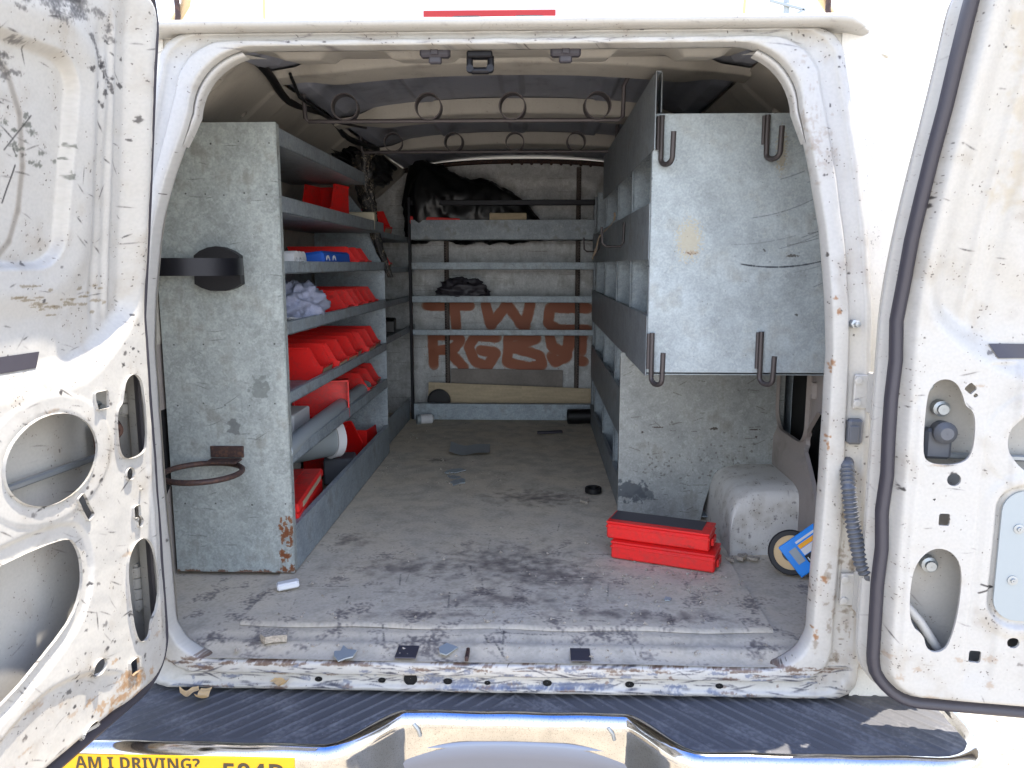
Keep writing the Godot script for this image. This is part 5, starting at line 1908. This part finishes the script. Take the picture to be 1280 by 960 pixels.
func build_bulkhead_goods() -> void:
	# the bag: a long crumpled heap that tapers to the right
	var f := FastNoiseLite.new()
	f.seed = 77; f.frequency = 3.2; f.fractal_octaves = 4; f.fractal_type = FastNoiseLite.FRACTAL_RIDGED
	var rows := []
	for j in 90:
		var k := j / 89.0
		var x := lerpf(-0.66, 0.235, k)
		var hgt := lerpf(0.405, 0.30, smoothstep(0.05, 0.5, k)) * (1.0 - pow(smoothstep(0.50, 1.02, k), 1.25)) * smoothstep(-0.06, 0.06, k)
		var dep := 0.115 * (1.0 - 0.6 * k) * smoothstep(-0.04, 0.10, k) * smoothstep(1.03, 0.9, k)
		var row := PackedVector3Array()
		for i in 44:
			var a := TAU * i / 44.0
			var o := Vector3(x * 1.0, sin(a) * 0.2, cos(a) * 0.2)
			var q := 1.0 + 0.26 * f.get_noise_3dv(o)
			row.append(Vector3(x + 0.02 * f.get_noise_3dv(o * 1.7), 0.998 + hgt * (0.5 + 0.5 * sin(a) * q), -2.765 + dep * cos(a) * q))
		rows.append(row)
	var mb := MB.new()
	mb.grid(rows, false, true)
	solo("plastic_bag", mb, M.bag, "shiny black plastic bag heaped on the top of the bulkhead rack", "bag")
	mb = MB.new()
	mb.box(Transform3D(Basis(Vector3.BACK, -0.05), Vector3(-0.47, 1.095, -2.665)), Vector3(0.27, 0.04, 0.022), 0.003)
	solo("red_lid", mb, M.red, "flat red lid lying behind the widest tray of the bulkhead rack", "lid")
	mb = MB.new()
	mb.box(Transform3D(Basis(Vector3.UP, 0.05), Vector3(-0.075, 1.075, -2.685)), Vector3(0.20, 0.125, 0.03), 0.003)
	solo("wood_block", mb, M.board, "short wooden block in the widest tray of the bulkhead rack", "block")
	solo("work_glove", crumple(Vector3(-0.33, 0.712, -2.72), Vector3(0.14, 0.075, 0.06), 0.45, 9, 34, 50, false, -0.05), M.seal, "dark grey work gloves heaped on a middle shelf of the bulkhead rack", "gloves")
	mb = MB.new()
	mb.bx(-0.475, -0.36, 0.661, 0.70, -2.70, -2.665, 0.003)
	solo("tool_tray", mb, M.grey_plastic, "small grey tray beside the dark gloves on the bulkhead rack", "tray")
	mb = MB.new()
	mb.box(Transform3D(Basis(Vector3.RIGHT, -0.10).rotated(Vector3.BACK, -0.01), Vector3(-0.09, 0.165, -2.862)), Vector3(0.65, 0.19, 0.006), 0.001)
	solo("grey_board", mb, M.board_grey, "grey brown board leaning against the bulkhead behind the tan board", "board")
	mb = MB.new()
	mb.box(Transform3D(Basis(Vector3.RIGHT, -0.12).rotated(Vector3.BACK, -0.035), Vector3(-0.05, 0.118, -2.80)), Vector3(0.98, 0.115, 0.012), 0.002)
	solo("tan_board", mb, M.board, "long tan board lying on edge behind the floor rail of the bulkhead rack", "board")
	mb = MB.new()
	mb.lathe([Vector2(0.0005, -0.010), Vector2(0.056, -0.010), Vector2(0.066, -0.006), Vector2(0.066, 0.006), Vector2(0.056, 0.010), Vector2(0.0005, 0.010)], 30, Transform3D(Basis(Vector3.RIGHT, Vector3.BACK, Vector3.DOWN), Vector3(-0.47, 0.098, -2.73)))
	solo("black_disc", mb, M.rubber, "round black disc standing in front of the left end of the tan board", "disc")

func build_ceiling_racks() -> void:
	var k := 0
	for q in [[-0.875, 1.302, -0.640, 0.335, -0.509, 0.259, 0.041], [-1.75, 1.330, -0.66, 0.40, -0.52, 0.255, 0.039]]:
		var r := thing("ring_rail", ["nearer brown steel rail with four hoops under the ceiling", "farther brown steel rail with four hoops under the ceiling"][k], "pipe rack", Vector3.ZERO, "hooped rails hung across the ceiling")
		k += 1
		var mb := MB.new()
		mb.tube([Vector3(q[2] - 0.03, q[1] + 0.115, q[0] + 0.10), Vector3(q[2], q[1] + 0.108, q[0] + 0.01), Vector3(q[2], q[1] + 0.10, q[0]), Vector3(q[2] + 0.004, q[1] + 0.01, q[0]), Vector3(q[2] + 0.014, q[1], q[0]), Vector3(q[3], q[1], q[0]), Vector3(q[3] + 0.012, q[1] + 0.01, q[0]), Vector3(q[3] + 0.014, q[1] + 0.10, q[0]), Vector3(q[3] + 0.02, q[1] + 0.115, q[0] + 0.06)], 0.0068, 8)
		part("rail", mb, M.bar, r)
		for i in 4:
			mb = MB.new()
			mb.lathe([Vector2(q[6] - 0.0035, -0.022), Vector2(q[6], -0.022), Vector2(q[6], 0.022), Vector2(q[6] - 0.0035, 0.022)], 36, Transform3D(Basis(Vector3.RIGHT, Vector3.FORWARD, Vector3.UP).rotated(Vector3.UP, 0.10 * sin(i * 2.1 + k)), Vector3(q[4] + q[5] * i, q[1] + q[6] - 0.001, q[0])), true)
			part("hoop", mb, M.bar, r)

func build_floor_goods() -> void:
	# two red cases, one on the other
	var k := 0
	for q in [[0.0, 0.0, 0.0], [-0.012, 0.054, -0.022]]:
		var t := thing("parts_case", ["lower of two flat red cases stacked on the floor against the right rack", "upper of two flat red stacked cases, with a dark label on its lid"][k], "case", Vector3(0.470 + q[0], 0.004 + q[1], -0.588 + q[2]), "red cases on the floor at the right")
		t.rotation.y = -0.375
		var mb := MB.new()
		mb.bx(-0.150, 0.150, 0.0, 0.046, -0.05, 0.058, 0.004)
		mb.bx(-0.152, 0.152, 0.0335, 0.0385, -0.051, 0.0600, 0.001)
		part("case_body", mb, M.red, t)
		mb = MB.new()
		mb.bx(-0.151, 0.151, 0.0465, 0.0525, -0.052, 0.060, 0.003)
		part("lid", mb, M.red, t)
		mb = MB.new()
		mb.bx(0.1505, 0.158, 0.008, 0.030, -0.02, 0.03, 0.002)
		part("latch", mb, M.red, t)
		if k == 1:
			mb = MB.new()
			mb.bx(-0.146, 0.125, 0.053, 0.0535, -0.049, 0.035, 0.0)
			part("lid_label", mb, M.seal, t)
		k += 1
	# boxed cutting disc leaning at the right pillar
	var c := thing("disc_pack", "blue card pack with a tan and black cutting disc leaning behind the right pillar", "package", Vector3(0.835, 0.062, -0.49))
	c.rotation = Vector3(-0.25, -0.25, 0)
	var mb := MB.new()
	var fr := Transform3D(Basis(Vector3.RIGHT, Vector3.BACK, Vector3.DOWN), Vector3(-0.030, 0.0, 0.0))
	mb.lathe([Vector2(0.048, -0.009), Vector2(0.060, -0.009), Vector2(0.063, -0.006), Vector2(0.063, 0.006), Vector2(0.060, 0.009), Vector2(0.048, 0.009)], 40, fr, true)
	part("black_rim", mb, M.rubber, c)
	mb = MB.new()
	mb.lathe([Vector2(0.026, -0.006), Vector2(0.048, -0.006), Vector2(0.048, 0.006), Vector2(0.026, 0.006)], 40, fr, true)
	part("tan_ring", mb, M.tan, c)
	mb = MB.new()
	mb.lathe([Vector2(0.0005, -0.005), Vector2(0.026, -0.005), Vector2(0.026, 0.005), Vector2(0.0005, 0.005)], 30, fr)
	part("hub", mb, M.seal, c)
	var tilt2 := Basis(Vector3.BACK, 0.70)
	var o := Vector3(0.048, 0.042, 0.014)
	mb = MB.new()
	mb.box(Transform3D(tilt2, o), Vector3(0.215, 0.100, 0.010), 0.002)
	mb.box(Transform3D(tilt2, o - tilt2 * Vector3(0.0, 0.062, 0.004)), Vector3(0.12, 0.024, 0.002), 0.0005)
	part("card", mb, M.sky_blue, c)
	var st := [[0.020, 0.012, "orange_yellow", 0.0], [0.0035, 0.018, "white", 0.0], [0.034, 0.006, "white", 0.0]]
	for s in st:
		mb = MB.new()
		mb.box(Transform3D(tilt2, o + tilt2 * Vector3(0.018, s[0], 0.0056)), Vector3(0.16, s[1], 0.0008), 0.0)
		part("stripe", mb, M[s[2]], c)
	mb = MB.new()
	mb.box(Transform3D(tilt2, o + tilt2 * Vector3(-0.080, 0.004, 0.0064)), Vector3(0.022, 0.044, 0.0008), 0.0)
	part("picture_panel", mb, M.plate, c)
	mb = MB.new()
	mb.box(Transform3D(tilt2, o + tilt2 * Vector3(-0.040, -0.018, 0.0060)), Vector3(0.050, 0.022, 0.0008), 0.0)
	part("black_label", mb, M.black, c)
	var tx := lettering("label_text", "NO. 1", 0.017, Vector3.ZERO, c, 800, M.white)
	tx.transform = Transform3D(tilt2 * Basis(Vector3.BACK, PI), o + tilt2 * Vector3(-0.018, -0.010, 0.0066))
	# small things on the floor
	mb = MB.new()
	mb.lathe([Vector2(0.022, 0.003), Vector2(0.030, 0.003), Vector2(0.032, 0.006), Vector2(0.032, 0.021), Vector2(0.029, 0.024), Vector2(0.022, 0.022)], 30, Transform3D(Basis(), Vector3(0.304, 0.001, -1.262)), true)
	solo("black_ring", mb, M.black, "small black plastic ring lying on the floor beside the right rack", "ring")
	mb = MB.new()
	mb.lathe([Vector2(0.036, 0.005), Vector2(0.040, 0.0), Vector2(0.040, 0.14), Vector2(0.036, 0.135)], 24, Transform3D(Basis(Vector3.DOWN, Vector3.RIGHT, Vector3.FORWARD).rotated(Vector3.UP, 0.1), Vector3(0.255, 0.044, -2.56)), true)
	solo("black_cup", mb, M.black, "black cup lying on its side in the far right corner of the floor", "cup")
	var t := thing("spray_can", "small white bottle with a grey cap lying before the bulkhead rack", "bottle", Vector3(-0.548, 0.026, -2.545))
	t.rotation.y = 0.35
	mb = MB.new()
	mb.lathe([Vector2(0.0005, 0.0), Vector2(0.024, 0.0), Vector2(0.026, 0.004), Vector2(0.026, 0.062), Vector2(0.012, 0.072), Vector2(0.0005, 0.072)], 20, Transform3D(Basis(Vector3.DOWN, Vector3.RIGHT, Vector3.FORWARD), Vector3.ZERO))
	part("bottle_body", mb, M.white, t)
	mb = MB.new()
	mb.lathe([Vector2(0.0005, -0.022), Vector2(0.025, -0.022), Vector2(0.027, -0.018), Vector2(0.027, -0.001), Vector2(0.0005, -0.001)], 20, Transform3D(Basis(Vector3.DOWN, Vector3.RIGHT, Vector3.FORWARD), Vector3.ZERO))
	part("cap", mb, M.plate, t)
	solo("paper_sheet", sheet_of(Vector3(-0.222, 0.010, -1.90), 0.185, 0.185, 0.06, 0.030), M.plate, "grey square of paper lying in the middle of the cargo floor", "paper")
	mb = MB.new()
	mb.box(Transform3D(Basis(Vector3.UP, 0.35).rotated(Vector3.BACK, 0.1), Vector3(-0.575, 0.016, -0.335)), Vector3(0.058, 0.018, 0.030), 0.005)
	solo("white_plug", mb, M.white, "small white plastic piece on the floor before the left rack's end panel", "fitting")
	mb = MB.new()
	mb.tube([Vector3(0.09, 0.010, -2.30), Vector3(0.16, 0.014, -2.29), Vector3(0.215, 0.012, -2.32)], 0.012, 8, true, 0.6)
	solo("dark_scrap", mb, M.seal, "dark twisted scrap on the floor near the far rail", "scrap")
	var fl := [[Vector3(-0.228, 0.004, -1.385), 0.040, "plate", "grey shard lying below the square of paper", 1.5], [Vector3(-0.250, 0.004, -1.46), 0.032, "plate", "smaller grey shard touching the larger one below the paper", 1.0], [Vector3(-0.262, 0.004, -1.54), 0.030, "plate", "thin grey shard nearest the square of paper", 1.6],
		[Vector3(-0.345, -0.012, -0.020), 0.029, "plate", "flat bluish flake on the sill, left of the other bluish flake", 1.3], [Vector3(-0.113, -0.010, -0.040), 0.027, "plate", "flat bluish flake on the sill beside the small clip", 1.2], [Vector3(-0.527, -0.004, -0.07), 0.030, "rubble", "brown crumpled lump on the left of the sill", 1.1],
		[Vector3(0.66, 0.004, -0.585), 0.015, "rubble", "pale stone chip between the red cases and the wheel arch", 1.2], [Vector3(0.693, 0.004, -0.600), 0.018, "rubble", "pale stone chip right beside the wheel arch", 1.3], [Vector3(0.728, 0.004, -0.590), 0.013, "rubble", "rightmost pale stone chip before the wheel arch", 1.2],
		[Vector3(0.265, 0.005, -1.13), 0.018, "rubble", "pale chip beside the black plastic ring", 1.2], [Vector3(0.43, 0.004, -0.30), 0.013, "plate", "small pale chip on the floor in front of the red cases", 1.0]]
	k = 0
	for q in fl:
		k += 1
		var h: float = q[1] * 0.55 if (q[2] == "rubble") else 0.003
		solo("debris_flake", flake(q[0], q[1], h, 100 + k, q[4]), M[q[2]], q[3], "debris", "loose flakes on the floor")
	k = 0
	for q in [Vector3(-0.690, -0.098, 0.02), Vector3(-0.655, -0.098, 0.028), Vector3(-0.49, -0.082, -0.002)]:
		solo("dry_leaf", sheet_of(q + Vector3(0, 0.006, 0), 0.040, 0.026, 0.5 + k * 1.1, 0.022), M.tan, ["dry tan leaf at the far left of the step pad", "dry tan leaf, the right one of two at the left of the step pad", "curled dry leaf against the white sill"][k], "leaf", "dry leaves at the sill")
		k += 1
	# crumbs and grit
	mb = MB.new()
	rng.seed = 99
	for i in 2200:
		var p := Vector3(rng.randf_range(-0.60, 0.62), 0.003, -0.16 - 2.4 * pow(rng.randf(), 2.0))
		var pick := rng.randf()
		if pick < 0.28: p = Vector3(rng.randfn(0.5, 0.2), 0.003, rng.randfn(-0.40, 0.12))
		elif pick < 0.42: p = Vector3(rng.randf_range(-0.6, 0.66), -0.012, rng.randf_range(-0.11, -0.015))
		elif pick < 0.50: p = Vector3(rng.randfn(-0.28, 0.13), 0.003, rng.randfn(-1.42, 0.12))
		elif pick < 0.58: p = Vector3(rng.randf_range(-0.6, -0.5), 0.003, rng.randf_range(-2.3, -0.5))
		if p.x > 0.36 and p.z < -0.93 or p.x < -0.58 and p.z < -0.45 or p.x > 0.66 or p.z < -2.6 or p.z > -0.01: continue
		var r := 0.0010 + 0.0048 * pow(rng.randf(), 6.0)
		var pts := []
		for way in [Vector3.RIGHT, Vector3.BACK, Vector3.LEFT, Vector3.FORWARD]:
			pts.append(p + (way as Vector3).rotated(Vector3.UP, rng.randf_range(-0.5, 0.5)) * r * rng.randf_range(0.7, 1.4))
		var top := p + Vector3(rng.randfn(0, 0.3) * r, r * rng.randf_range(0.7, 1.3), rng.randfn(0, 0.3) * r)
		for j in 4: mb.face([pts[j], top, pts[(j + 1) % 4]])
	var g := solo("floor_grit", mb, M.rubble, "pale grit and plaster crumbs scattered over the cargo floor and sill", "grit")
	g.set_meta("kind", "stuff")
	# cloth strip caught on the wire hook
	var f := FastNoiseLite.new()
	f.seed = 3; f.frequency = 8.0
	var rows := []
	for j in 26:
		var v := j / 25.0
		var r2 := PackedVector3Array()
		for i in 7:
			var u := i / 6.0 - 0.5
			r2.append(Vector3(0.345 - 0.045 * smoothstep(0.1, 0.6, v) - 0.03 * v * v + 0.006 * f.get_noise_2d(u, v * 2.0), 1.035 - 0.155 * v, -1.06 + u * 0.055 + 0.04 * v + 0.01 * sin(v * 9.0)))
		rows.append(r2)
	mb = MB.new()
	mb.grid(rows)
	solo("cloth_strip", mb, M.label, "pinkish grey strip of cloth caught on a wire hook of the right rack", "cloth")

func build_outside() -> void:
	var mb := MB.new()
	mb.face([Vector3(-250, -0.72, 250), Vector3(250, -0.72, 250), Vector3(250, -0.72, -250), Vector3(-250, -0.72, -250)])
	struct("ground", mb, M.ground)
	# rack on the roof
	var r := thing("roof_rack", "cream roof rack on the van with tall end posts above the gutter", "roof rack", Vector3.ZERO)
	for s in [-1, 1]:
		mb = MB.new()
		mb.tube([Vector3(s * 0.752, 1.375, -0.20), Vector3(s * 0.735, 1.40, -0.21), Vector3(s * 0.705, 1.44, -0.21), Vector3(s * 0.69, 1.52, -0.21), Vector3(s * 0.685, 1.70, -0.21)], [0.016, 0.014, 0.013, 0.012, 0.012], 10, true, 0.7)
		part("post", mb, M.tan, r)
		mb = MB.new()
		mb.tube([Vector3(s * 0.725, 1.36, -0.19), Vector3(s * 0.715, 1.41, -0.19), Vector3(s * 0.722, 1.50, -0.2)], 0.006, 8)
		part("cable", mb, M.rust, r)
	for z in [-1.0, -2.4]:
		mb = MB.new()
		mb.bx(-0.76, 0.76, 1.565, 1.60, z - 0.02, z + 0.02, 0.004)
		for s in [-1, 1]: mb.bx(s * 0.73, s * 0.76, 1.41, 1.564, z - 0.02, z + 0.02, 0.003)
		part("crossbar", mb, M.tan, r)
	var b := thing("roof_board", "white panel with a red lower edge lying on the roof rack", "panel", Vector3.ZERO)
	mb = MB.new()
	mb.bx(-0.278, 0.140, 1.6145, 1.674, -1.018, -1.0, 0.003)
	part("panel", mb, M.white, b)
	mb = MB.new()
	mb.bx(-0.28, 0.142, 1.6005, 1.6600, -0.9995, -0.992, 0.002)
	part("red_edge", mb, M.dark_red, b)
	var p := thing("utility_pole", "far grey utility pole with crossarms beyond the van's roof", "utility pole", Vector3(9.4, -0.72, -30))
	mb = MB.new()
	mb.lathe([Vector2(0.16, 0.0), Vector2(0.12, 11.9), Vector2(0.001, 11.9)], 10, Transform3D())
	part("pole", mb, M.plate, p)
	for y in [10.7, 11.2]:
		mb = MB.new()
		mb.box(Transform3D(Basis(Vector3.BACK, 0.5 if y < 11 else -0.25), Vector3(0, y, 0.15)), Vector3(1.4, 0.10, 0.10), 0.01)
		part("crossarm", mb, M.plate, p)
	var k := 0
	for q in [[-10.52, "tan"], [7.83, "tan"]]:
		p = thing("lamp_post", ["thin brown lamp post beyond the roof on the left", "thin brown lamp post beyond the roof, left of the utility pole"][k], "lamp post", Vector3(q[0], -0.72, -30), "thin posts beyond the van")
		k += 1
		mb = MB.new()
		mb.lathe([Vector2(0.10, 0.0), Vector2(0.06, 12.4), Vector2(0.001, 12.4)], 10, Transform3D())
		part("pole", mb, M.tan, p)
		mb = MB.new()
		mb.box(Transform3D(Basis(), Vector3(0.5, 12.35, 0)), Vector3(1.0, 0.10, 0.18), 0.02)
		part("lamp_head", mb, M.tan, p)

# ------------------------------------------------------------------ the door sheets have marks of their own
func door_texture(seed_: int, left: bool) -> StandardMaterial3D:
	rng.seed = seed_
	var w := 420
	var h := 1000
	var t := paint_tex(w, h, seed_, 0.5, 0.8, Color(0.67, 0.66, 0.635), Color(0.55, 0.51, 0.45))
	var at := func(s: float, y: float) -> Vector2: return Vector2((s + 0.02) * 660, (1.40 - y) * 660)
	var dark := Color(0.17, 0.16, 0.16)
	for i in (230 if left else 80): # scratches, denser in the lower half
		var y := rng.randf_range(-0.06, 0.66) if rng.randf() < 0.62 else rng.randf_range(0.66, 1.36)
		var p: Vector2 = at.call(rng.randf() * 0.5, y)
		var ang := rng.randfn(-0.35, 0.45) if left else rng.randfn(0.1, 0.6)
		scratch(t, p, ang, rng.randf_range(4, 30), rng.randf_range(0.35, 0.75), dark, rng.randf_range(0.3, 0.95))
	var spots := []
	for i in 34: spots.append(Vector2(rng.randf() * 0.45, rng.randf_range(-0.02, 0.66) if rng.randf() < 0.75 else rng.randf_range(0.66, 1.36)))
	for i in (300 if left else 80): # chips lie in clusters
		var sp: Vector2 = spots[rng.randi() % spots.size()]
		var big := pow(rng.randf(), 3.0)
		blot(t, at.call(sp.x + rng.randfn(0, 0.022), sp.y + rng.randfn(0, 0.030)), Vector2(0.7 + 5.0 * big, 0.7 + 3.2 * big), dark, rng.randf_range(0.4, 0.9), "fine", 0.6)
	for i in 34: # soft grey grime
		blot(t, at.call(rng.randf() * 0.48, rng.randf_range(-0.02, 1.36)), Vector2(rng.randf_range(6, 34), rng.randf_range(10, 60)), Color(0.48, 0.455, 0.42), rng.randf_range(0.08, 0.25), "mid", 1.8)
	for i in 18: # rusty and brown stains
		blot(t, at.call(rng.randf() * 0.5, [0.02, 0.09, 0.30, 0.46, 0.64][rng.randi() % 5] + rng.randfn(0, 0.02)), Vector2(rng.randf_range(4, 18), rng.randf_range(2, 7)), Color(0.55, 0.46, 0.37), 0.45, "fine", 0.8)
	if left:
		# tyre-black smear along the top, bent rubbed track in the window panel
		for i in 40:
			var p: Vector2 = at.call(0.26 + rng.randfn(0, 0.055), 1.275 + rng.randfn(0, 0.018))
			blot(t, p, Vector2(rng.randf_range(4, 20), rng.randf_range(3, 8)), dark, 0.5, "fine", 1.0)
		for i in 14: blot(t, at.call(0.20 - 0.005 * i, 1.245 - 0.006 * i), Vector2(7, 3), dark, 0.6, "fine", 0.8)
		var prev: Vector2 = at.call(0.42, 1.165)
		for q in [Vector2(0.38, 1.175), Vector2(0.345, 1.155), Vector2(0.315, 1.10), Vector2(0.300, 1.02), Vector2(0.302, 0.95), Vector2(0.318, 0.90), Vector2(0.35, 0.865)]:
			var c: Vector2 = at.call(q.x, q.y)
			t.line(prev, c, 5.0, Color(0.52, 0.48, 0.42), 0.12)
			t.line(prev, c, 3.0, Color(0.36, 0.34, 0.32), 0.12)
			prev = c
		for i in 24:
			blot(t, at.call(0.40 + rng.randfn(0, 0.035), 1.168 + rng.randfn(0, 0.012)), Vector2(rng.randf_range(6, 16), rng.randf_range(3, 7)), dark, 0.5, "fine", 0.7)
			blot(t, at.call(0.33 + rng.randfn(0, 0.045), 1.06 + rng.randfn(0, 0.03)), Vector2(rng.randf_range(2, 8), rng.randf_range(2, 5)), Color(0.24, 0.25, 0.22), 0.6, "fine", 0.7)
		t.line(at.call(0.29, 1.10), at.call(0.34, 1.04), 0.7, dark, 0.4)
		t.line(at.call(0.315, 1.02), at.call(0.335, 0.96), 0.7, dark, 0.6)
		for i in 16: blot(t, at.call(0.13 + rng.randfn(0, 0.05), 1.20 + rng.randfn(0, 0.05)), Vector2(rng.randf_range(2, 7), rng.randf_range(2, 6)), dark, 0.7, "fine", 0.6)
		for i in 40: blot(t, at.call(0.10 + rng.randf() * 0.4, 0.80 + rng.randfn(0, 0.012)), Vector2(rng.randf_range(3, 16), rng.randf_range(1, 3)), Color(0.42, 0.37, 0.28), 0.55, "fine", 0.6)
		for i in 30: blot(t, at.call(0.18 + rng.randfn(0, 0.06), 0.02 + rng.randfn(0, 0.03)), Vector2(rng.randf_range(4, 20), rng.randf_range(3, 9)), Color(0.55, 0.41, 0.27), 0.55, "fine", 0.7)
	else:
		for i in 10: blot(t, at.call(0.12 + rng.randf() * 0.1, rng.randf_range(0.95, 1.35)), Vector2(rng.randf_range(6, 30), rng.randf_range(12, 60)), Color(0.62, 0.57, 0.48), 0.4, "mid", 0.9)
		for i in 8: blot(t, at.call(0.20 + rng.randf() * 0.08, rng.randf_range(0.85, 1.2)), Vector2(rng.randf_range(2, 5), rng.randf_range(2, 5)), dark, 0.5, "fine", 0.7)
		var prev: Vector2 = at.call(0.165, 0.232)
		for q in [Vector2(0.192, 0.243), Vector2(0.168, 0.250)]:
			var c: Vector2 = at.call(q.x, q.y)
			t.line(prev, c, 1.0, dark, 0.6)
			prev = c
	return planar(t.texture(), 0.42, 0.0, -0.02, 1.40, w / 660.0, h / 660.0)
